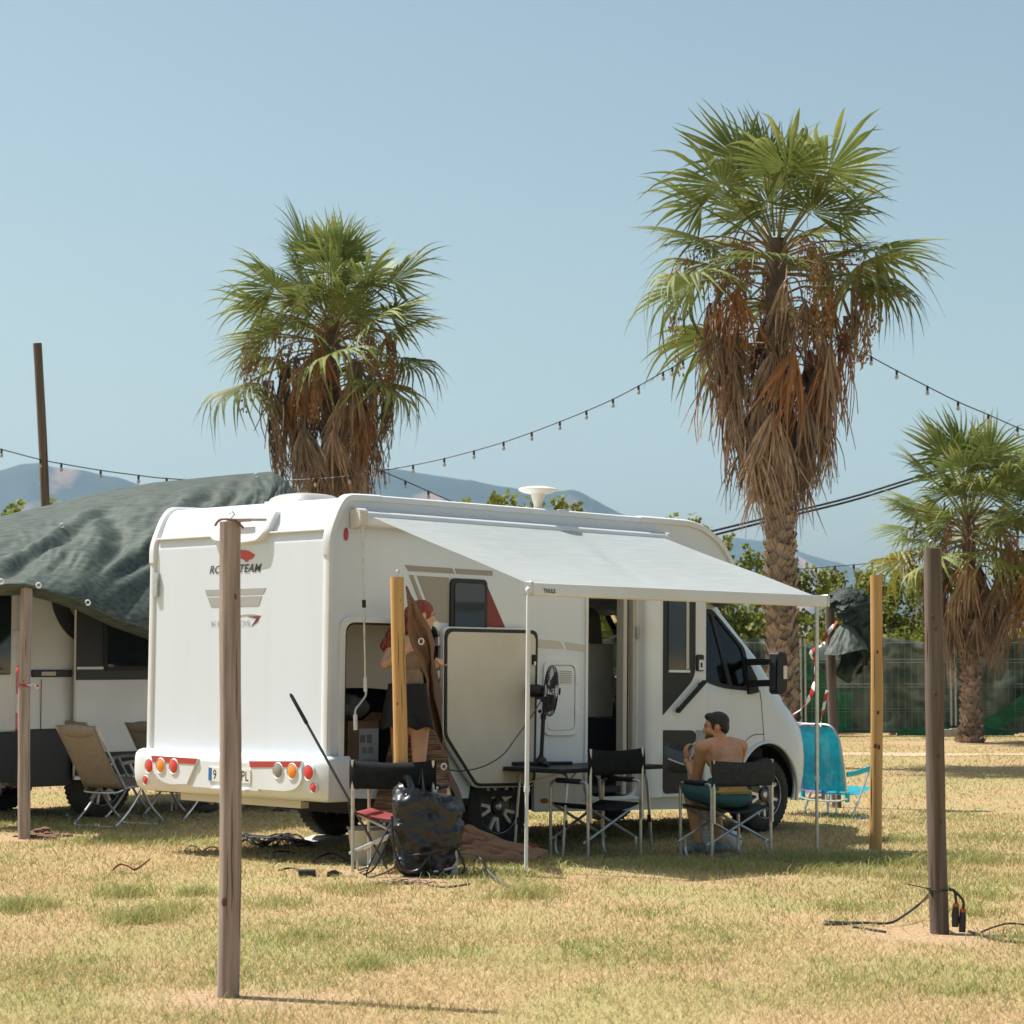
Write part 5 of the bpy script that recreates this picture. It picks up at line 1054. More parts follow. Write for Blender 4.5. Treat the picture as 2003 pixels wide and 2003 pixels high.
def gcable(lab, pts, r, m=CABLE, lift=.006, cat='cable'):
    P = []
    for p in pts:
        g = ground_at(p[0], p[1]); g.z += lift+(p[2] if len(p) > 2 else 0); P.append(g)
    return tag(MB().tube(curve(P,7), r, 6).build('cable', m, loc=tuple(P[0])), lab, cat)
gp0 = Vector((-.38,16.42,.22)); mb = MB(); Pc = [gp0]+[ground_at(*p)+Vector((0,0,.015)) for p in [(935,1705),(960,1722),(990,1735),(1020,1743),(1050,1748)]]; Pc[1].z += .09; Pc[2].z += .03
tag(MB().tube(curve(Pc,7), .008, 6).build('cable', GYC, loc=tuple(Pc[0])), 'grey cable running from the wrapped box across the grass to the right', 'cable')
gcable('black cable curling round the foot of the wrapped box', [(838,1733),(870,1737),(905,1733),(918,1731)], .007)
gcable('black cable lying from the mop foot towards the left chair leg', [(650,1680),(665,1686),(690,1692,.02),(693,1700)], .007)
gcable('short black cable end behind the nearest grey post', [(360,1666),(375,1660,.02),(392,1664)], .006); gcable('black cable piece just left of the nearest grey post', [(395,1668),(410,1662,.015),(428,1660)], .006)
gcable('black cable loop on the grass right of the nearest grey post', [(530,1678),(526,1688),(540,1690),(535,1676,.03),(560,1672,.02),(575,1670)], .007)
gcable('black cable arched on the grass left of the mop', [(610,1690),(625,1683,.02),(650,1681,.04),(675,1688,.02),(692,1694)], .007)
gcable('short black cable off-cut on the sunny grass', [(545,1704),(570,1702,.01),(590,1706)], .008)
t_ = thing('cable_heap', 'tangled heap of black cables in the shade below the rear bumper', 'cable', gp(520,1655))
for k in range(7):
    P = []; 
    for i in range(9):
        q = ground_at(440+170*((i+k*.4) % 9)/9+12*math.sin(k*3+i), 1652+9*math.sin(i*1.7+k)); q.z += .012+.05*abs(math.sin(i*1.1+k*2)); P.append(q)
    MB().tube(curve(P,5), .008, 5).build('cable_loop', CABLE, t_, world=True)
g = gp(600,1716); o = MB().tube([(-.06,0,.03),(.06,.02,.03)], .026, 10).build('cable_plug', CABLE); o.location = g; tag(o, 'black cable connector lying on the grass', 'plug')
g = gp(653,1714); mb = MB(); mb.prism(rpoly([(-.05,0),(.05,0),(.06,.02),(.0,.045),(-.045,.03)],.01,2), -.03, .03, SIDE()); o = mb.build('cable_clip', CABLE); o.location = g; tag(o, 'small black clip lying on bare soil by the left chair', 'clip')
# cables and plugs at the dark post
dp = gp(1838,1826)
pc = thing('plug_pair', 'two black plugs with orange rings hanging at the dark post', 'plug', dp)
for dx, l in ((.085,0),(.125,-.03)):
    m = MB(); m.tube(curve([(.05,-.05,.255),(.075,-.06,.25),(dx,-.06,.20+l*.2),(dx,-.06,.17+l)],5), .008, 6); m.build('cord', CABLE, pc)
    m = MB(); m.tube([(dx,-.06,.17+l),(dx-.004,-.06,.12+l),(dx-.006,-.06,.045+l)], [.016,.021,.019], 12); po = m.build('plug_body', CABLE, pc)
    m = MB(); m.tube([(dx,-.06,.178+l),(dx,-.06,.160+l)], .0175, 12); m.build('ring', mat('ring_orange',(.50,.08,.03),.5), po)
m = MB(); m.tube([(.07*math.cos(a),.065*math.sin(a),.255+.003*math.sin(a)) for a in np.linspace(0,2*PI,20)[:-1]], .0045, 6, closed=True); m.build('cable_tie', CABLE, pc)
m = MB(); m.tube([(-.055,-.04,.258),(-.13,-.07,.275),(-.20,-.08,.29)], .003, 5); m.build('tie_tail', CABLE, pc)
for k, dz in enumerate((0,.02)):
    P = [dp+Vector((-.05,-.05,.25-dz))]+[ground_at(x, y)+Vector((0,0,z)) for x, y, z in [(1800,1800,.10),(1770,1808,.055),(1740,1812,.02),(1690,1810,.015),(1640,1808+4*k,.012),(1612,1806+5*k,.01)]]
    tag(MB().tube(curve(P,7), .0075, 6).build('cable', CABLE, loc=tuple(P[0])), ['upper','lower'][k]+' of two black cables sweeping left from the dark post', 'cable')
gcable('black cable end resting on soil left of the dark post', [(1668,1815),(1700,1820),(1732,1825)], .008); gcable('black cable running right from the dark post foot', [(1895,1824),(1920,1832),(1960,1843),(2003,1846),(2050,1848)], .009); gcable('thin black cable arching at the right picture edge', [(1918,1826),(1945,1822,.02),(1975,1815,.02),(2010,1812)], .006)
# brown net draped from the honey post
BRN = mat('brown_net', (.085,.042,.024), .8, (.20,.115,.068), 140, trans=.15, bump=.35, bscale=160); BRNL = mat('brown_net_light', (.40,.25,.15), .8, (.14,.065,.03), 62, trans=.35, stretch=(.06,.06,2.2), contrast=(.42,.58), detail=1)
nt_ = thing('brown_net', 'brown woven shade net draped from the honey-coloured post round the red-haired person', 'net', at(790,1690,17.2))
z2p = lambda x, y: (640+x/2.76, 1060+y/2.76)
Lf = [(424,240),(428,330),(436,430),(462,545),(496,660),(530,780),(566,900),(602,1050),(625,1180),(660,1330),(700,1440)]; Rt = [(432,238),(476,320),(530,430),(570,530),(594,640),(606,760),(608,900),(612,1040),(650,1180),(700,1330),(735,1460)]
Yf = [16.80,16.95,17.1,17.25,17.35,17.45,17.5,17.52,17.5,17.45,17.4]
def fold(a, b):
    i = b*10; k = min(int(i), 9); t = i-k
    l = at(*z2p(lerp(Lf[k][0],Lf[k+1][0],t), lerp(Lf[k][1],Lf[k+1][1],t)), lerp(Yf[k],Yf[k+1],t)); r = at(*z2p(lerp(Rt[k][0],Rt[k+1][0],t), lerp(Rt[k][1],Rt[k+1][1],t)), lerp(Yf[k],Yf[k+1],t)+.10)
    p = l.lerp(r, a); return p+Vector((.018*math.sin(b*17+a*4)*min(1,b*4)+.012*noise.noise((a*3,b*14,1)), -.07*math.sin(a*PI*3+2*b)*min(1,b*3)+.02*noise.noise((a*6,b*12,4)), 0))
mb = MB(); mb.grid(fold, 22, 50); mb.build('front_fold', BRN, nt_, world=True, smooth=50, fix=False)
def backp(a, b):
    tp_ = at(*z2p(lerp(610,350,a), lerp(960,1040,a)), 18.15); bt = at(*z2p(lerp(745,195,a), lerp(1640,1640,a)), 17.75); p = tp_.lerp(bt, b)
    return p+Vector((0, .05*math.sin(a*16)*b+.04*math.sin(b*5), 0))
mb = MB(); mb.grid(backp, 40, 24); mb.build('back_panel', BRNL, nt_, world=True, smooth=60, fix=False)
for x, y, Y in ((508,537,17.19),(630,1212,17.44)):
    c = at(*z2p(x,y), Y); mb = MB(); mb.tube([c+Vector((.018*math.cos(a),-.01,.022*math.sin(a))) for a in np.linspace(0,2*PI,15)[:-1]], .006, 6, closed=True); mb.build('eyelet', TRIM, nt_, world=True)
# heap of the same net, sunlight mixed into its lighter, warmer fold colours
hp = Vector((-.10,17.75,gz(-.1,17.75)))
hpt = thing('net_heap', 'crumpled brown net heaped on the grass before the rear wheel', 'net', hp)
for k, (x0, x1, y0, y1, z0, r, bw) in enumerate([(-.33,.28,-.16,-.13,.035,.045,-.03),(-.34,.30,-.07,-.06,.055,.055,.03),(-.32,.26,.03,.0,.10,.055,-.03),(-.30,.20,.11,.06,.13,.05,.04),(-.30,.12,-.03,.02,.165,.045,.05),(-.28,.02,.06,.08,.20,.045,-.02),(.02,.36,-.05,.05,.05,.05,.04),(-.36,.05,-.11,-.09,.09,.04,-.02),(-.30,-.05,.0,.03,.235,.035,.02)]):
    P = curve([(lerp(x0,x1,q), lerp(y0,y1,q)+bw*math.sin(q*PI), z0*(1-.50*q)+.010*math.sin(q*9+k)) for q in (0,.25,.5,.75,1)], 7); n = len(P)
    m = MB(); m.tube(P, [r*(.35+.75*math.sin(PI*(.08+.84*i/(n-1)))**.6)*(1+.06*math.sin(i*.7+k*2)) for i in range(n)], 20)
    m.v = [(p[0]+.015*noise.noise((p[0]*7,p[1]*7,k)), p[1]+.02*noise.noise((p[0]*8,p[2]*8,k+3)), max(.003, p[2]*1.15+.02*noise.noise((p[0]*6,p[1]*9,k+7))+.012*math.sin(p[0]*26+p[1]*60+p[2]*50+4*noise.noise((p[0]*5,p[1]*5,k))))) for p in m.v]; m.build('net_fold', mat('brown_net_sunlit' if k % 3 else 'brown_net_sunlit_rust',(.20,.095,.05) if k % 3 else (.25,.125,.07),.8,(.36,.20,.12),140,bump=.35,bscale=160), hpt, smooth=60, fix=False)
mb = MB(); mb.ball((0,0,.05),(.07,.05,.055),12); mb.v = [(p[0]*(1+.3*noise.noise((p[2]*20,p[0]*20,1))), p[1], p[2]*(1+.4*noise.noise((p[0]*25,p[1]*25,2)))) for p in mb.v]; o = mb.build('net_scrap', mat('scrap_red_brown',(.22,.07,.04),.8), smooth=40, fix=False); o.location = gp(1040,1676); tag(o, 'small red-brown crumpled scrap by the left awning leg', 'scrap')
# bucket, mop, pole
bk_ = thing('mop_bucket', 'pale grey plastic bucket behind the left director chair', 'bucket', (-1.09,17.62,gz(-1.09,17.62)))
mb = MB(); mb.lathe([(.001,.004),(.105,.0),(.115,.02),(.145,.27),(.15,.275),(.14,.275),(.11,.03),(.001,.02)],28); mb.build('pail', mat('bucket_grey',(.50,.49,.46),.5), bk_)
mb = MB(); mb.lathe([(.146,.262),(.156,.268),(.156,.285),(.146,.288)],28); mb.build('rim', mat('bucket_dark',(.12,.12,.12),.5), bk_)
mp_ = thing('mop', 'upright mop with grey handle and white grip tip beside the bucket', 'mop', gp(694,1682))
a_, b_ = at(675,1500,mp_.location.y-.0)-mp_.location, at(674,1484,mp_.location.y)-mp_.location
mb = MB(); mb.tube([(0,0,.02),tuple(a_)], .011, 8); mb.build('handle', mat('handle_grey',(.09,.09,.09),.5), mp_); mb = MB(); mb.tube([tuple(a_-Vector((0,0,.06))),tuple(b_+Vector((0,0,.01)))], [.016,.013], 8); mb.build('grip_tip', TRIM, mp_)
mb = MB(); mb.lathe([(.07,0),(.065,.04),(.02,.075),(.016,.12)],14); mb.build('mop_head', mat('mop_dark',(.07,.075,.08),.8), mp_)
lb = Vector((-1.17,17.25,0)); lt = at(568,1357,17.35); b0 = at(700,1596,17.1)
po = thing('leaning_pole', 'thin dark pole with black grip leaning diagonally across the motorhome rear corner', 'pole', (b0.x, b0.y, gz(b0.x,b0.y)))
d_ = (lt-b0).normalized(); ft = b0-d_*(b0.z/d_.z); mb = MB(); mb.tube([ft, lt-d_*.25], .0105, 8); mb.build('shaft', mat('pole_dark',(.06,.06,.06),.35), po, world=True); mb = MB(); mb.tube([lt-d_*.26, lt-d_*.02, lt], [.015,.014,.008], 8); mb.build('grip', BLACK, po, world=True)
# garage contents
CARD = mat('cardboard', (.23,.14,.08), .85, (.18,.11,.06), 5)
def in_van(name, lab, cat, u, v, z): return thing(name, lab, cat, M=VM @ Matrix.Translation((u, v, z)))
cb = in_van('cardboard_box', 'open cardboard box with a printed white side inside the garage', 'box', .70, .52, .47)
MB().box((-.16,-.13,0),(.16,.16,.56)).build('carton', CARD, cb); mb = MB(); mb.box((-.045,-.134,.02),(.155,-.128,.50)); lb_ = mb.build('printed_side', mat('box_print',(.46,.48,.50),.6), cb)
for x, z, w, h, c in ((-.01,.42,.05,.06,(.2,.2,.22)),(.06,.42,.05,.07,(.22,.2,.2)),(.01,.33,.05,.05,(.25,.25,.27)),(.075,.33,.05,.05,(.25,.25,.27)),(.055,.23,.18,.06,(.22,.32,.42)),(.02,.12,.06,.10,(.32,.34,.37)),(.10,.12,.06,.10,(.32,.34,.37)),(.11,.04,.05,.03,(.05,.05,.06))): MB().box((x-w/2,-.1355,z-h/2),(x+w/2,-.1335,z+h/2)).build('print', mat('print_%.2f_%.2f'%(x,z),c,.6), lb_)
mb = MB(); mb.add([(-.02,-.13,.56),(.16,-.13,.56),(.19,-.24,.62),(-.0,-.23,.63)], [(0,1,2,3)]); mb.build('flap', CARD, cb, fix=False); mb = MB(); mb.add([(-.16,-.13,.56),(-.16,.16,.56),(-.26,.14,.64),(-.26,-.11,.62)], [(0,1,2,3)]); mb.build('flap', CARD, cb, fix=False)
pb = in_van('plastic_bag', 'crumpled clear plastic bag on the cardboard box in the garage', 'bag', .66, .50, 1.04)
mb = MB(); mb.ball((0,0,.09),(.16,.13,.10),20); mb.v = [tuple(Vector(p)*(1+.35*noise.noise((p[0]*14,p[1]*14,p[2]*14)))) for p in mb.v]; mb.build('film', mat('clear_film',(.18,.18,.17),.2,trans=.3,coat=.4), pb, smooth=25, fix=False)
kb = in_van('carton', 'plain brown carton deeper inside the garage', 'box', .42, .66, .47); MB().box((-.14,-.14,0),(.14,.16,.52)).build('box_body', mat('cardboard_dark',(.12,.075,.045),.85), kb)
fb_ = in_van('foil_bag', 'crumpled silver-blue bag low in the garage opening', 'bag', .42, .22, .475); mb = MB(); mb.ball((0,0,.08),(.14,.11,.09),20); mb.v = [tuple(Vector(p)*(1+.4*noise.noise((p[0]*12,p[1]*12,p[2]*12+5)))) for p in mb.v]; mb.build('bag_film', mat('foil_blue',(.22,.27,.33),.3,coat=.3), fb_, smooth=25, fix=False)
gb_ = in_van('green_cloth', 'bright green crumpled cloth inside the garage', 'cloth', .30, .30, .55); mb = MB(); mb.ball((0,0,.06),(.10,.08,.07),16); mb.v = [tuple(Vector(p)*(1+.4*noise.noise((p[0]*16,p[1]*16,p[2]*16+9)))) for p in mb.v]; mb.build('folds', mat('cloth_green',(.01,.17,.06),.7), gb_, smooth=30, fix=False)
# duct, adapter, ball near the seated person
WP = mat('white_plastic', (.68,.68,.66), .35); 
du = thing('air_duct', 'white ribbed flexible duct standing between the seated person legs', 'duct', (1.56,19.06,0))
P = curve([(1.565,19.06,.02),(1.55,19.07,.3),(1.51,19.12,.55),(1.51,19.14,.70),(1.545,19.13,.85)], 22); mb = MB(); mb.tube(P, [.066+.007*(i % 2) for i in range(len(P))], 20); mb.build('ribbed_hose', WP, du, world=True, smooth=20)
mb = MB(); M = Matrix.Translation((1.565,19.13,.865)); mb.lathe([(.085,0),(.095,.012),(.09,.02),(.066,.04),(.060,.05),(.058,.115),(.066,.12),(.066,.13),(.054,.13)],24,M); mb.build('adapter', mat('adapter_plastic',(.60,.62,.62),.3,trans=.35), du, world=True)
bl_ = thing('white_ball', 'white ball with a dark seam lying under the chair', 'ball', (1.80,19.22,.088)); mb = MB(); mb.ball((0,0,0),.088,24); mb.build('shell', WP, bl_); mb = MB(); mb.tube([Vector((.0887*math.cos(a),.0887*math.sin(a)*.4,.0887*math.sin(a)*.917)) for a in np.linspace(0,2*PI,41)[:-1]], .0016, 4, closed=True); mb.build('seam', INK, bl_)
# dead leaf, soil crumbs
lf = gp(250,1708); P = curve([(-.11,0,.02),(-.06,.02,.06),(.0,0,.05),(.05,-.01,.025),(.10,.0,.05),(.16,.02,.10)],6); mb = MB(); V = []
for i, p in enumerate(P): w = .045*math.sin(PI*min(1,(i+1)/len(P)*1.15))**.7*(1-.75*i/len(P))+.004; V += [p+Vector((0,w,.01)), p+Vector((0,0,-.006)), p+Vector((0,-w,.012))]
mb.add(V, [(3*i+k,3*i+k+1,3*i+k+4,3*i+k+3) for i in range(len(P)-1) for k in (0,1)]); o = mb.build('dead_leaf', mat('dead_leaf_tan',(.36,.22,.12),.7,(.16,.08,.04),18), smooth=50, fix=False); o.location = lf; tag(o, 'curled dry tan palm leaf piece on the sunny grass', 'leaf')
def crumbs(name, px, py, w, d, h, n, m, lab, cat, seed):
    r = np.random.default_rng(seed); mb = MB()
    for k in range(n):
        x, y = r.normal(0, w/2.2), r.normal(0, d/2.2); s = (.012+.03*r.random())*(h/.05); z = h*math.exp(-(x/w)**2*2-(y/d)**2*2)*r.random()
        mb.ball((x,y,z),(s,s*.9,s*.7),6)
    o = mb.build(name, m, smooth=60); o.location = gp(px, py); tag(o, lab, cat, kind='stuff')
crumbs('soil_heap', 80, 1638, .17, .14, .07, 110, mat('soil_dark',(.14,.075,.045),.95,(.2,.11,.07),30), 'small heap of dug brown soil beside the pale grey post', 'soil', 3)
crumbs('white_gravel', 1690, 1668, .30, .10, .02, 150, mat('white_grit',(.50,.48,.46),.9), 'pale gravel spilled round the free-standing honey post', 'gravel', 4)
crumbs('soil_heap', 790, 1728, .26, .10, .03, 120, mat('soil_pink',(.34,.22,.16),.95,(.26,.16,.11),30), 'pinkish soil crumbs along the front of the wrapped box', 'soil', 6)
# ================================================================ FAN PALMS
FRG = mat('frond_green', (.105,.15,.034), .55, (.27,.295,.09), 1.6, trans=.28, rand=.30, spec=.3)
PET = mat('frond_stalk', (.17,.17,.05), .5, (.24,.19,.07), 6)
FRD = mat('dead_frond', (.20,.14,.10), .85, (.40,.285,.205), 5, trans=.12, rand=.5, stretch=(6,6,.5))
FRO = mat('dead_frond_orange', (.38,.16,.055), .8, (.25,.13,.065), 5, trans=.15, rand=.25, stretch=(6,6,.5))
FRY = mat('frond_yellowing', (.30,.25,.05), .5, (.16,.20,.04), 2.2, trans=.28, rand=.15)
FRU = mat('fruit_brown', (.20,.10,.035), .8, (.30,.17,.06), 20)
BOOT = mat('leaf_base_brown', (.17,.12,.092), .85, (.33,.25,.195), 9, rand=.30, bump=.5, bscale=30, stretch=(1,4,.6)); PTRK = mat('palm_trunk', (.085,.058,.042), .95, (.15,.105,.075), 9, bump=.7, bscale=20)
def frond_mesh(seed, N=30, span=118, R=1.0, Lp=1.0, droop=.35, cup=.35, green=FRG):
    r = random.Random(seed); mb = MB(); mb.cur = 1
    mb.tube(curve([(0,0,0),(Lp*.5,0,.03),(Lp,0,0)],4), [.024,.022,.021,.02,.018,.016,.015,.014,.013], 6, flat=.6); mb.cur = 0
    dphi = math.radians(2*span)/(N-1); st = [.03,.25,.45,.58,.70,.82,.92,1.0]
    for i in range(N):
        if r.random() < .05: continue
        ph = math.radians(lerp(-span, span, i/(N-1)))+r.uniform(-.03,.03); L = R*(.66+.34*math.cos(ph*.62))*r.uniform(.80,1.10); free = r.uniform(.34,.58); dr = droop*r.uniform(.2,2.2)+(.5 if r.random() < .08 else 0); tw = r.uniform(-.16,.16)
        c, s = math.cos(ph), math.sin(ph); V = []
        for q in st:
            hw = q*L*math.tan(dphi/2)*1.04 if q <= free else free*L*math.tan(dphi/2)*((1-q)/(1-free))**.85
            k = max(0, (q-free)/(1-free)); rr = q*L*(1-.10*k*dr)
            zc = -cup*(1-c)*.28*q*L-dr*.55*k**2*L; px_, py_ = Lp+rr*c, rr*s; py_ += tw*k**2*L*c; px_ -= tw*k**2*L*s
            V += [(px_-s*-hw*-1*-1, py_-c*hw, zc-.22*hw), (px_, py_, zc+.22*hw), (px_-s*hw, py_+c*hw, zc-.22*hw)]
        n = len(st); F = []
        for j in range(n-1): F += [(3*j,3*j+1,3*j+4,3*j+3),(3*j+1,3*j+2,3*j+5,3*j+4)]
        mb.add(V, F)
    return mb.mesh('frond', [green, PET], smooth=0, fix=False)
def dead_mesh(seed, m, spread=.55, L=1.0):
    r = random.Random(seed); mb = MB(); mb.tube(curve([(0,0,0),(.22,0,.06),(.40,0,-.10),(.48,0,-.55)],4), .014, 5, flat=.7)
    N = 30
    for i in range(N):
        a = lerp(-spread, spread, i/(N-1))+r.uniform(-.12,.12); l = L*r.uniform(.55,1.15); V = []; x0 = r.uniform(-.04,.06); bend = r.uniform(-.16,.16); w = r.uniform(.009,.028); dd = r.uniform(-.12,.10)
        for q in (0,.25,.5,.75,1):
            y = math.sin(a)*l*q*(1-.35*q)+bend*q*q; z = -.52-l*q*math.cos(a*.7); x = .48+x0*q+.05*math.sin(q*3+i)+dd*q*q-.10*q*q
            hw = w*(.5+1.2*q if q < .4 else (1.0-q)*1.5+.06)
            V += [(x, y-hw, z), (x+.008, y, z), (x, y+hw, z)]
        F = []
        for j in range(4): F += [(3*j,3*j+1,3*j+4,3*j+3),(3*j+1,3*j+2,3*j+5,3*j+4)]
        mb.add(V, F)
    return mb.mesh('dead_frond', m, smooth=0, fix=False)
def fruit_mesh(seed):
    r = random.Random(seed); mb = MB(); P = curve([(0,0,0),(.5,0,.30),(1.0,0,.34),(1.35,.02,.05),(1.5,.03,-.35)],6); mb.tube(P, [.014-.0004*i for i in range(len(P))], 5)
    for k in range(9):
        p = P[int(len(P)*.42)+int(k*1.5) % (len(P)-int(len(P)*.42)-1)]; l = r.uniform(.35,.95); d = Vector((r.uniform(-.06,.14), r.uniform(-.08,.08), -1))
        Q = [p+d*l*q+Vector((.03*math.sin(q*5+k),.03*math.cos(q*4+k),0)) for q in np.linspace(0,1,6)]; mb.tube(Q, .0045, 3, caps=False)
        for j in range(34):
            q = r.uniform(.12,1); c = p+d*l*q+Vector((r.gauss(0,.035),r.gauss(0,.035),r.uniform(-.04,.02))); s = r.uniform(.008,.017)
            mb.add([c+Vector((s,0,0)), c+Vector((-s,s,0)), c+Vector((-s,-s,0)), c+Vector((0,0,s*1.6)), c+Vector((0,0,-s*1.8))], [(0,1,3),(1,2,3),(2,0,3),(1,0,4),(2,1,4),(0,2,4)])
    return mb.mesh('fruit_stalk', FRU, smooth=0, fix=False)
GREENS = [frond_mesh(s, droop=d, cup=c, Lp=lp, span=sp) for s, d, c, lp, sp in ((1,.10,.4,1.05,88),(2,.18,.6,1.15,100),(3,.32,.7,1.2,108),(4,.20,1.0,1.1,100),(5,.6,.8,1.2,112))]
SHORT = [frond_mesh(6, droop=.2, cup=.6, Lp=.45, span=105), frond_mesh(7, droop=.35, cup=.8, Lp=.55, span=110), frond_mesh(9, droop=.15, cup=.4, Lp=.5, span=95)]
YELL = [frond_mesh(11, droop=.8, cup=.7, Lp=1.0, green=FRY), frond_mesh(12, droop=.6, cup=.9, Lp=1.0, green=FRY)]
DEADS = [dead_mesh(21,FRD,.52), dead_mesh(22,FRD,.68,1.05), dead_mesh(23,FRO,.62,.95), dead_mesh(24,FRD,.42,1.1), dead_mesh(25,FRO,.75,1.0), dead_mesh(26,FRD,.58,.9)]
FRUITS = [fruit_mesh(31), fruit_mesh(32), fruit_mesh(33)]
mb = MB()
def bt(a, b): return (.015+.055*b**1.6+.012*math.cos((a-.5)*PI), (a-.5)*(.20-.085*b)*(1 if b < .8 else 1), -.10+.23*b-.03*b*abs(math.sin(a*PI*2)))
mb.grid(bt, 6, 5); k = len(mb.v); mb.add([(p[0]-.03, p[1]*.9, p[2]-.01) for p in mb.v], list(mb.f)); BOOTM = mb.mesh('leaf_base', BOOT, smooth=40, fix=False)
def palm(lab, x, Y, zc, r0, seed, nf, fs, nd, skirt, boots, nfr, flare=1.0, lean=0, ny=0):
    r = random.Random(seed); t = thing('fan_palm', lab, 'palm tree', (x, Y, 0))
    P = [(lean*math.sin(s*1.5)*.5, 0, lerp(-.1, zc, s)) for s in np.linspace(0,1,16)]
    mb = MB(); mb.tube(P, [r0*(.80+.55*(flare-1)*math.exp(-max(p[2],0)/.25)+.04*math.sin(i*2.1)) for i, p in enumerate(P)], 18); mb.build('trunk', PTRK, t, smooth=60)
    cx = P[-1][0]
    # leaf bases in crossing rows
    z0, z1 = boots
    if z1 > z0:
        rows = int((z1-z0)/.105); per = 9
        for i in range(rows):
            for j in range(per):
                a = 2*PI*(j+.5*(i % 2))/per+r.uniform(-.12,.12)+.03*i; z = z0+.105*i+r.uniform(-.03,.03); xx = lean*math.sin(z/zc*1.5)*.5
                if math.sin(a) > .45: continue
                sc = r0/.2*(1+.9*(flare-1)*math.exp(-z/.3)); M = Matrix.Translation((xx+math.cos(a)*r0*.80*(1+.7*(flare-1)*math.exp(-z/.25)), math.sin(a)*r0*.80*(1+.7*(flare-1)*math.exp(-z/.25)), z)) @ Matrix.Rotation(a,4,'Z') @ Matrix.Rotation((.42 if (i+j) % 2 else -.42)+r.uniform(-.12,.12),4,'X') @ Matrix.Rotation((.25 if flare > 1.05 and z < .35 else 0)+r.uniform(-.08,.22),4,'Y') @ Matrix.Diagonal((sc*r.uniform(.8,1.3), sc*r.uniform(.85,1.15), sc*r.uniform(.85,1.2), 1))
                part(BOOTM, 'leaf_base', t, M)
    # green fronds
    for i in range(nf):
        q = (i+.5)/nf; a = i*2.39996+r.uniform(-.2,.2); e = math.radians(lerp(88, -24, q**1.15))+r.uniform(-.16,.16)
        zz_ = zc+.20-.75*q; me = GREENS[min(4, int(q*4.2+r.random()*.9))] if not (ny and q > .86 and r.random() < ny) else r.choice(YELL)
        s = fs*(.82+.24*q)*r.uniform(.80,1.12)*(.80 if q < .10 else 1)
        M = Matrix.Translation((cx+.06*math.cos(a), .06*math.sin(a), zz_)) @ Matrix.Rotation(a,4,'Z') @ Matrix.Rotation(-e,4,'Y') @ Matrix.Rotation(r.uniform(-.5,.5),4,'X') @ Matrix.Scale(s,4)
        part(me, 'frond', t, M)
    for i in range(int(nf*.2)):
        a = i*2.39996+1.1; e = math.radians(r.uniform(-5,62)); s = fs*r.uniform(.75,1.0)
        part(SHORT[i % 3], 'frond', t, Matrix.Translation((cx+.08*math.cos(a), .08*math.sin(a), zc+r.uniform(-.55,.15))) @ Matrix.Rotation(a,4,'Z') @ Matrix.Rotation(-e,4,'Y') @ Matrix.Rotation(r.uniform(-.7,.7),4,'X') @ Matrix.Scale(s,4))
    # dead skirt
    zs0, zs1, wide = skirt
    for i in range(nd):
        q = (i+.5)/nd; a = i*2.39996+r.uniform(-.3,.3); z = lerp(zs1, zs0, q)
        out = lerp(wide, .36, q**.9)*r.uniform(.6,1.25); s = fs*r.uniform(.65,1.15)
        M = Matrix.Translation((cx*.9+math.cos(a)*r0*.5, math.sin(a)*r0*.5, z)) @ Matrix.Rotation(a,4,'Z') @ Matrix.Rotation(r.uniform(-.10,.16)-.25*(1-q)*r.random(),4,'Y') @ Matrix.Rotation(r.uniform(-.2,.2),4,'X') @ Matrix.Diagonal((s*out*1.9, s, s, 1))
        part(DEADS[(i*7+seed) % 6 if q < .45 or r.random() < .3 else (0,1,3,5)[i % 4]], 'dead_frond', t, M)
    for i in range(nfr):
        a = (i+.35*r.random())*2*PI/nfr+.4*r.random(); s = fs*r.uniform(.75,1.1)
        M = Matrix.Translation((cx, 0, zc-.30+r.uniform(-.15,.1))) @ Matrix.Rotation(a,4,'Z') @ Matrix.Rotation(r.uniform(-.1,.35),4,'Y') @ Matrix.Diagonal((s*r.uniform(.6,1.05), s, s*r.uniform(.8,1.2), 1))
        part(FRUITS[i % 3], 'fruit_stalk', t, M)
    return t
palm('tallest fan palm with a long brown skirt, behind the motorhome front', 3.95, 34, 7.75, .20, 3, 36, 1.16, 66, (5.2,7.35,1.12), (0.3,4.6), 10, lean=-.12)
palm('fan palm with wide skirt directly behind the motorhome roof, left of centre', -2.98, 38, 7.15, .19, 8, 40, 1.06, 62, (5.2,7.0,1.0), (3.6,3.7), 9)
palm('smallest fan palm in full view at the right, trunk flared at its foot', 8.64, 44, 4.30, .155, 15, 42, 1.10, 34, (2.75,4.1,.95), (.02,2.4), 5, flare=1.5, ny=.8)
palm('fan palm cut off by the right picture edge', 10.95, 45.5, 4.6, .16, 22, 36, 1.06, 30, (3.2,4.4,.95), (.02,2.4), 4, flare=1.4)
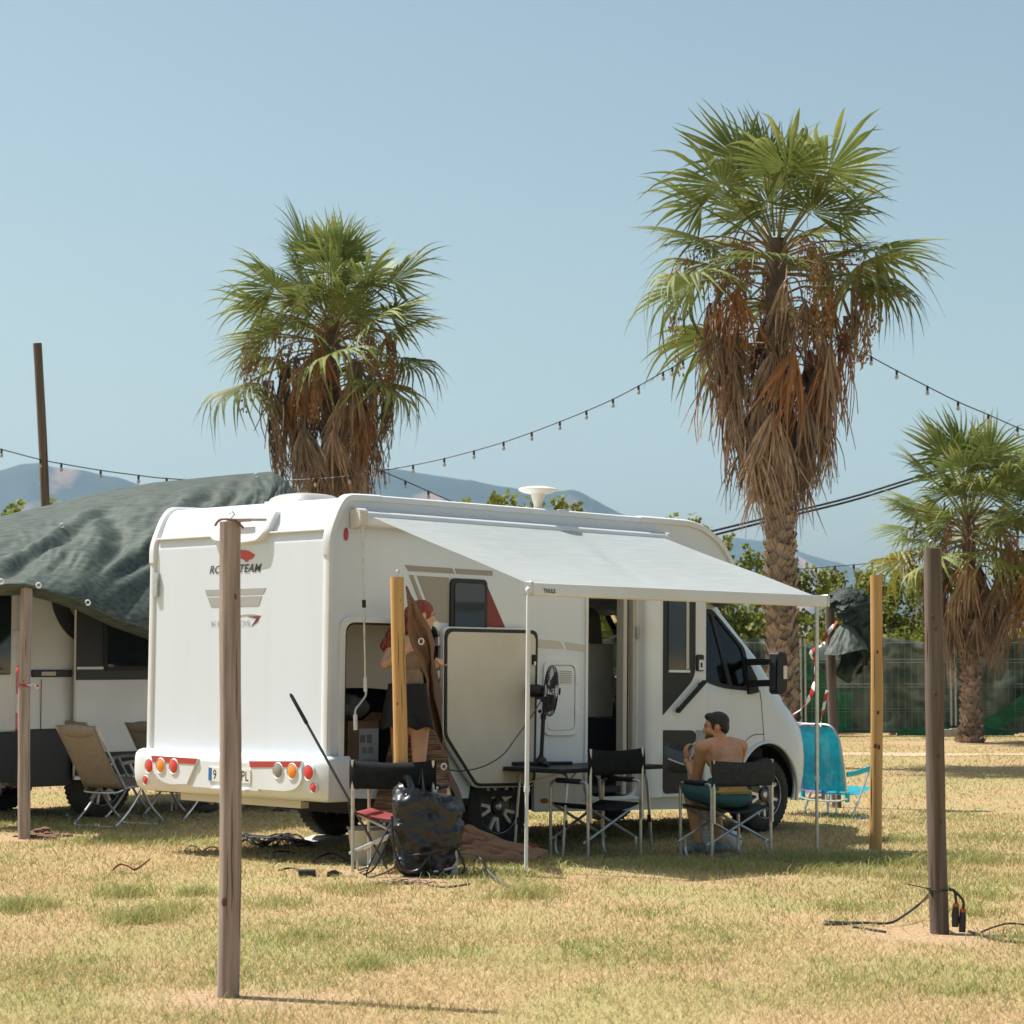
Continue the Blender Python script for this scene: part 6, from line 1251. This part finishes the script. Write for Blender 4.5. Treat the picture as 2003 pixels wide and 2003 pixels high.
# ================================================================ PEOPLE
SKIN_M = mat('skin_tan', (.62,.315,.175), .5, (.53,.26,.14), 9, sss=.08); SKIN_W = mat('skin_fair', (.62,.38,.27), .5, (.56,.33,.225), 9, sss=.08)
def capsule(mb, p, r0, q, r1, n=12, sy=1.0, k=5):
    p, q = Vector(p), Vector(q); d = (q-p); L = d.length; d.normalize(); pts = []; rr = []
    for i in range(k+1): t = PI/2*(1-i/k); pts.append(p-d*r0*math.sin(t)); rr.append(max(r0*math.cos(t), .0005))
    for i in range(1, 4): pts.append(p+d*L*i/4); rr.append(lerp(r0, r1, i/4))
    for i in range(k+1): t = PI/2*i/k; pts.append(q+d*r1*math.sin(t)); rr.append(max(r1*math.cos(t), .0005))
    mb.tube(pts, rr, n, flat=sy)
def ell(mb, c, r, M=None, n=16):
    mb.ball((0,0,0), r, n, Matrix.Translation(Vector(c)) @ (M or Matrix.Identity(4)))
def fuse(mb, name, m, parent, vox=.006, smooth=6, fac=.5):
    o = mb.build(name, m, parent, world=True, smooth=0); a = o.modifiers.new('r','REMESH'); a.mode = 'VOXEL'; a.voxel_size = vox
    s = o.modifiers.new('s','SMOOTH'); s.iterations = smooth; s.factor = fac
    bpy.context.view_layer.update(); me = bpy.data.meshes.new_from_object(o.evaluated_get(bpy.context.evaluated_depsgraph_get())); o.modifiers.clear(); old = o.data; o.data = me; me.name = name; bpy.data.meshes.remove(old)
    me.polygons.foreach_set('use_smooth', [True]*len(me.polygons)); 
    if not me.materials: me.materials.append(m)
    return o
def frame(f, up=(0,0,1)):
    f = Vector(f).normalized(); u = Vector(up); r = f.cross(u).normalized(); u = r.cross(f); return Matrix((r, f, u)).transposed().to_4x4()   # x right, y forward, z up
def head(mb, c, fwd, s=1.0, up=(0,0,1)):
    """c: centre of the skull, face towards fwd"""
    M = Matrix.Translation(Vector(c)) @ frame(fwd, up) @ Matrix.Scale(s, 4)
    E_ = lambda p, r: mb.ball(p, r, 18, M)
    E_((0,-.012,.030),(.075,.092,.082)); E_((0,.012,-.030),(.062,.072,.075)); E_((0,.040,-.078),(.040,.042,.032)); E_((0,.055,-.045),(.045,.035,.05))
    E_((0,.088,-.018),(.011,.014,.028)); E_((0,.098,-.032),(.014,.014,.011)); E_((0,.070,.022),(.055,.022,.014)); E_((0,.076,-.062),(.022,.016,.007)); E_((0,.074,-.074),(.019,.015,.007)); E_((0,.066,-.098),(.022,.02,.016))
    for sx in (-1, 1):
        E_((sx*.040,.058,-.022),(.024,.024,.022)); E_((sx*.074,-.012,-.012),(.010,.020,.032)); E_((sx*.083,-.020,-.004),(.006,.016,.024))
    return M
def eyes(M, parent, iris):
    for sx in (-1, 1):
        mb = MB(); mb.ball((sx*.031,.072,.004),(.012,.008,.006),12,M); e = mb.build('eye', mat('eye_white',(.22,.19,.17),.4), parent, world=True)
        mb = MB(); mb.ball((sx*.031,.0765,.004),(.006,.005,.005),10,M); mb.build('iris', iris, e, world=True)
        mb = MB(); mb.tube([M @ Vector((sx*.015,.084,.022)), M @ Vector((sx*.033,.082,.028)), M @ Vector((sx*.050,.070,.022))], [.004,.0045,.003], 6); mb.build('eyebrow', mat('brow_dark',(.02,.014,.012),.7), parent, world=True)
def hand(mb, w, d, palm_n, side, curl=.5, s=1.0):
    """w wrist, d finger direction, palm_n palm normal, side thumb side (+1/-1 along d x palm)"""
    d = Vector(d).normalized(); n = Vector(palm_n); n = (n-d*n.dot(d)).normalized(); a = d.cross(n)*side; w = Vector(w)
    for k, o in enumerate((-.026,-.009,.009,.026)): capsule(mb, w+d*.015*s+a*o*.6*s, .014*s, w+d*.085*s+a*o*s, .0125*s, 8)
    for k, (o, L) in enumerate(((-.030,.058),(-.010,.072),(.011,.078),(.031,.068))):
        p = w+d*.088*s+a*o*s; c = curl*(1+.15*k); d1 = (d*math.cos(c*.6)+n*math.sin(c*.6)+a*o*1.5).normalized(); d2 = (d*math.cos(c*1.5)+n*math.sin(c*1.5)+a*o*1.5).normalized()
        q = p+d1*L*.5*s; capsule(mb, p, .0092*s, q, .0085*s, 8); capsule(mb, q, .0085*s, q+d2*L*.5*s, .0072*s, 8)
    p = w+d*.025*s+a*.026*s; q = p+(d*.6+a*.75+n*.25).normalized()*.045*s; capsule(mb, p, .0125*s, q, .0105*s, 8); capsule(mb, q, .0105*s, q+(d*.85+a*.35+n*.3).normalized()*.034*s, .0085*s, 8)
# ---------------------------------------------------------------- seated person
pm = thing('person', 'bare-chested person in teal shorts sitting on a director chair, head turned left', 'person', (1.69,18.58,0))
b = MB(); f = Vector((-.467,.884,0)); rt = Vector((.884,.467,0)); O_ = Vector((1.735,18.58,0))
def L_(x, y, z): return O_+rt*x+f*y+Vector((0,0,z))
Mr = frame(f)
pel = L_(0,.0,.50); 
ell(b, L_(0,-.01,.50), (.165,.115,.105), Mr); ell(b, L_(0,.01,.60), (.150,.105,.12), Mr); ell(b, L_(0,.05,.70), (.150,.105,.12), Mr); ell(b, L_(0,.10,.79), (.165,.11,.12), Mr @ Matrix.Rotation(-.35,4,'X')); ell(b, L_(0,.13,.86), (.160,.095,.075), Mr)
ell(b, L_(-.085,.055,.82), (.065,.05,.085), Mr); ell(b, L_(.085,.055,.82), (.065,.05,.085), Mr)
Ls, Rs = L_(-.185,.13,.875), L_(.185,.13,.875); capsule(b, L_(-.07,.12,.905), .055, Ls, .060); capsule(b, L_(.07,.12,.905), .055, Rs, .060)
hc = Vector((1.632,18.735,1.035)); capsule(b, L_(0,.13,.90), .062, hc+Vector((.03,-.02,-.075)), .053)
Le = Vector((1.475,18.74,.615)); Lw = Vector((1.415,18.90,.755)); capsule(b, Ls, .056, Le, .042); capsule(b, Le, .043, Lw, .028)
Re = L_(.27,.34,.66); Rw = Vector((1.60,18.99,.79)); capsule(b, Rs, .056, Re, .042); capsule(b, Re, .042, Rw, .028)
hand(b, Lw, (-.15,.2,1), (.9,.3,0), -1, .6); hand(b, Rw, (-1,.05,.15), (0,-.6,-.6), 1, .6)
Lk = Vector((1.44,18.98,.53)); Rk = L_(.12,.46,.54); La = Vector((1.50,18.96,.10)); Ra = Vector((1.685,18.99,.10))
for hp_, kn, an_ in ((L_(-.09,.03,.49), Lk, La), (L_(.09,.03,.49), Rk, Ra)):
    capsule(b, hp_, .085, kn, .058); mid_ = kn.lerp(an_, .35)+Vector((0,-.01,0)); capsule(b, kn, .056, mid_, .054); capsule(b, mid_, .054, an_, .036)
HM = head(b, hc, (-.985,.12,-.06), 1.0)
fuse(b, 'body', SKIN_M, pm, .0065, 5)
eyes(HM, pm, mat('iris_brown',(.03,.015,.01),.2))
HAIR = mat('hair_black', (.012,.010,.009), .55, (.022,.018,.016), 60, bump=.5, bscale=200)
hb = MB(); hb.ball((0,-.022,.044),(.082,.094,.080),20,HM); hb.ball((0,.040,.085),(.060,.045,.032),14,HM); hb.ball((0,-.065,-.005),(.066,.048,.062),14,HM)
for sx in (-1,1): hb.ball((sx*.068,.014,.010),(.011,.018,.036),10,HM)
fuse(hb, 'hair', HAIR, pm, .006, 3)
bd = MB(); bd.ball((0,.045,-.082),(.0455,.047,.030),16,HM); bd.ball((0,.036,-.062),(.0585,.050,.032),16,HM); bd.build('beard', mat('stubble',(.13,.075,.05),.8), pm, world=True)
TEAL = mat('shorts_teal', (.035,.12,.125), .8, (.05,.15,.155), 6, bump=.5, bscale=18)
sh = MB(); ell(sh, L_(0,-.01,.475), (.180,.132,.085), Mr); ell(sh, L_(0,.04,.47), (.175,.12,.085), Mr)
for s_, hp_, kn in ((-1, L_(-.09,.03,.49), Lk), (1, L_(.09,.03,.49), Rk)): capsule(sh, hp_, .105, hp_.lerp(kn,.88), .092)
fuse(sh, 'shorts', TEAL, pm, .009, 6)
wb = MB(); wb.tube([L_(.172*math.cos(a), -.008+.120*math.sin(a), .526-.010*math.sin(a)) for a in np.linspace(0,2*PI,33)[:-1]], .010, 6, closed=True); wb.build('waistband', mat('band_lime',(.42,.42,.03),.6), pm, world=True)
SHOE = mat('shoe_grey',(.15,.17,.17),.7,(.24,.25,.24),25); SOLE = mat('shoe_sole',(.50,.49,.45),.6)
for an_, d in ((La, Vector((-.80,-.35,0)).normalized()), (Ra, Vector((.35,.9,0)).normalized())):
    M = Matrix.Translation((an_.x, an_.y, 0)) @ frame(d); s1 = MB(); s1.ball((0,.02,.065),(.045,.075,.05),14,M); s1.ball((0,.11,.045),(.047,.085,.036),14,M); s1.ball((0,-.03,.055),(.040,.045,.05),14,M); so = fuse(s1, 'shoe', SHOE, pm, .007, 3)
    s2 = MB(); s2.prism(rpoly([(-.045,-.08),(.045,-.08),(.052,.10),(.035,.20),(-.035,.20),(-.052,.10)],.04,4), .0, .026, M); s2.build('sole', SOLE, so, world=True); s3 = MB(); s3.tube([M @ Vector((0,-.012,.09)), M @ Vector((0,-.008,.145))], .044, 14); s3.build('sock', mat('sock_white',(.62,.62,.64),.8), so, world=True)
wt = MB(); c0 = Lw.lerp(Le,.08); dw = (Lw-Le).normalized(); u_ = dw.orthogonal().normalized(); v_ = dw.cross(u_); wt.tube([c0+(u_*math.cos(a)+v_*math.sin(a))*.031 for a in np.linspace(0,2*PI,20)[:-1]], .006, 6, closed=True); wt.build('wristwatch', ALU, pm, world=True)
# ---------------------------------------------------------------- standing person
YW = 17.92; zf = .37
def w_(x, y, dy=0): q = at(640+x/2.76, 1060+y/2.76, YW+dy); return q
st0 = Vector((-.79,17.95,gz(-.79,17.95)))
so_ = thing('step_stool', 'low step stool under the standing person, almost hidden by the net', 'stool', st0); MB().prism(rrect(-.22,.22,-.17,.17,.03), zf-st0.z-.03, zf-st0.z).build('seat', mat('stool_grey',(.25,.25,.25),.6), so_)
for x in (-.18,.18):
    for y in (-.13,.13): MB().tube([(x*1.15,y*1.15,0),(x,y,zf-st0.z-.02)], .014, 8).build('leg', ALU, so_)
pw = thing('person', 'red-haired person in tan top and black shorts standing behind the honey post, holding the net', 'person', (st0.x, st0.y, zf))
b = MB(); Mw = frame((.75,-.5,0))
HC = w_(520,395); hipc = w_(440,850); wst = w_(440,745); chst = w_(425,640); shl = w_(352,560,.02); shr = w_(492,575,.10); nk = w_(440,540,.02)
ell(b, hipc, (.150,.115,.12), Mw); ell(b, w_(440,800), (.130,.10,.10), Mw); ell(b, wst, (.125,.095,.12), Mw); ell(b, chst, (.145,.11,.13), Mw); ell(b, w_(430,585), (.14,.085,.08), Mw)
capsule(b, nk, .055, shl, .052); capsule(b, nk, .055, shr, .050); capsule(b, w_(445,560,.02), .05, HC+Vector((-.03,0,-.075)), .045)
el = w_(312,660,-.05); wr = w_(430,590,-.16); capsule(b, shl, .048, el, .040); capsule(b, el, .040, wr, .026); hand(b, wr, (.45,-.1,.9), (.6,.6,0), 1, 1.1, .92)
er = w_(545,690,.16); wr2 = w_(588,668,.02); capsule(b, shr, .046, er, .038); capsule(b, er, .038, wr2, .026); hand(b, wr2, (.25,-.6,.45), (-.2,-.3,-.8), 1, .9, .92)
for x, dy in ((390,.02),(497,-.0)):
    h_ = w_(x+5,900,dy); k_ = w_(x,1170,dy-.02); a_ = w_(x-(14 if x < 400 else -2),1425,dy); a_.z = zf+.09; capsule(b, h_, .092, k_, .056); m_ = k_.lerp(a_,.33)+Vector((0,.012,0)); capsule(b, k_, .054, m_, .055); capsule(b, m_, .055, a_, .034)
    capsule(b, a_-Vector((0,0,.045)), .036, a_+Vector((.06,-.09,-.062)), .026)
HM = head(b, HC, (.93,.32,-.12), .95)
fuse(b, 'body', SKIN_W, pw, .0065, 5); eyes(HM, pw, mat('iris_brown',(.03,.015,.01),.2))
RED = mat('hair_red', (.16,.018,.012), .5, (.26,.05,.028), 50, bump=.6, bscale=150, stretch=(1,1,.3))
hb = MB(); hb.ball((0,-.022,.040),(.085,.100,.084),20,HM); hb.ball((0,-.09,.0),(.055,.055,.07),14,HM)
for sx in (-1,1): hb.ball((sx*.070,.005,.012),(.014,.045,.05),10,HM)
P = curve([HM @ Vector((0,-.10,.01)), w_(440,430,.08), w_(400,480,.06), w_(352,520,.03), w_(325,575,.0)], 5)
hr = random.Random(4)
for i, p in enumerate(P): 
    for k in range(3): hb.ball((0,0,0), .030+.012*hr.random(), 8, Matrix.Translation(p+Vector((hr.uniform(-.03,.03),hr.uniform(-.03,.03),hr.uniform(-.03,.03)))))
fuse(hb, 'hair', RED, pw, .007, 2)
TOPM = mat('top_tan', (.27,.185,.125), .8, (.23,.155,.10), 10, bump=.2, bscale=60); bm_ = MB()
ell(bm_, w_(440,775), (.145,.108,.08), Mw); ell(bm_, wst, (.133,.103,.12), Mw); ell(bm_, chst, (.153,.118,.118), Mw); fuse(bm_, 'top', TOPM, pw, .007, 5)
for s_ in (-1, 1): 
    q = w_(430+s_*32,568,-.055+.03*s_); MB().tube(curve([w_(430+s_*40,610,-.085), q, w_(432+s_*34,548,.02), w_(430+s_*36,600,.12)],4), .009, 6).build('strap', TOPM, pw, world=True)
SHB = mat('shorts_black', (.012,.012,.014), .85, (.02,.02,.022), 14, bump=.5, bscale=30)
sk = MB()
def skirt_f(a, b_):
    th = 2*PI*a; c = w_(440, lerp(772, 1005, b_)); rx = lerp(.148,.215,b_**.9)*(1+.06*math.sin(th*7)*b_); ry = lerp(.122,.175,b_)*(1+.06*math.sin(th*7)*b_); return c+Vector((math.cos(th)*rx, math.sin(th)*ry, -.012*math.sin(th*9)*b_))
sk.grid(skirt_f, 64, 16); so2 = sk.build('shorts', SHB, pw, world=True, smooth=60, fix=False); k = so2.modifiers.new('s','SOLIDIFY'); k.thickness = .008
mb = MB(); mb.tube([w_(440,772)+Vector((math.cos(a)*.150, math.sin(a)*.124, 0)) for a in np.linspace(0,2*PI,29)[:-1]], .012, 6, closed=True); mb.build('waistband', SHB, pw, world=True)
# feet of the people behind the motorhome
for nm, px, py, lab, kind in (('person', 545, 1587, 'bare foot in a dark sandal seen under the motorhome beside the rear wheel', 0), ('person', 412, 1590, 'dark striped sneaker seen under the rear bumper left of the nearest post', 1)):
    g = gp(px, py); t_ = thing('person', lab+', rest hidden', 'person', g); d = Vector((.6,-.75,0)).normalized() if kind == 0 else Vector((-.9,-.3,0)); M = Matrix.Translation(g) @ frame(d)
    bb = MB(); kz = g+Vector((-.05,.05,.50)); ank = g+Vector((0,0,.10)); capsule(bb, kz, .058, kz.lerp(ank,.3), .056); capsule(bb, kz.lerp(ank,.3), .056, ank, .036); capsule(bb, M @ Vector((0,-.02,.045)), .036, M @ Vector((0,.14,.035)), .028)
    hipp = g+Vector((-.25,.42,.52)); capsule(bb, kz, .062, hipp, .09); capsule(bb, hipp, .13, hipp+Vector((-.05,.05,.5)), .14); capsule(bb, hipp+Vector((-.05,.05,.5)), .06, hipp+Vector((-.04,.02,.66)), .05); head(bb, hipp+Vector((-.04,.02,.76)), (1,-.3,0)); fuse(bb, 'body', SKIN_M, t_, .012, 4)
    s1 = MB()
    if kind: s1.ball((0,.05,.05),(.048,.13,.055),14,M); fuse(s1, 'shoe', mat('sneaker_dark',(.03,.032,.035),.7), t_, .008, 3); [MB().box((.043,.02+.03*i,.03),(.05,.032+.03*i,.085),M).build('stripe', SOLE, t_, world=True) for i in range(3)]
    else: s1.prism(rpoly([(-.045,-.07),(.045,-.07),(.05,.10),(.035,.19),(-.035,.19),(-.05,.10)],.04,4), .0, .022, M); s1.build('sandal', BLACK, t_, world=True)
    cl = MB(); capsule(cl, hipp, .15, hipp+Vector((-.05,.05,.46)), .155); capsule(cl, hipp, .11, hipp.lerp(kz,.6), .09); fuse(cl, 'clothing', mat('cloth_navy',(.03,.04,.07),.8), t_, .012, 4)
    sx_ = thing('camp_stool', 'low camp stool behind the motorhome, hidden under the person '+('with the sandal' if kind == 0 else 'with the sneaker'), 'stool', (hipp.x, hipp.y, 0)); MB().prism(rrect(-.2,.2,-.18,.18,.03), .34, .37).build('seat', SLING, sx_)
    for x in (-.17,.17):
        for y in (-.15,.15): MB().tube([(x*1.1,y*1.1,0),(x,y,.345)], .011, 6).build('leg', ALU, sx_)
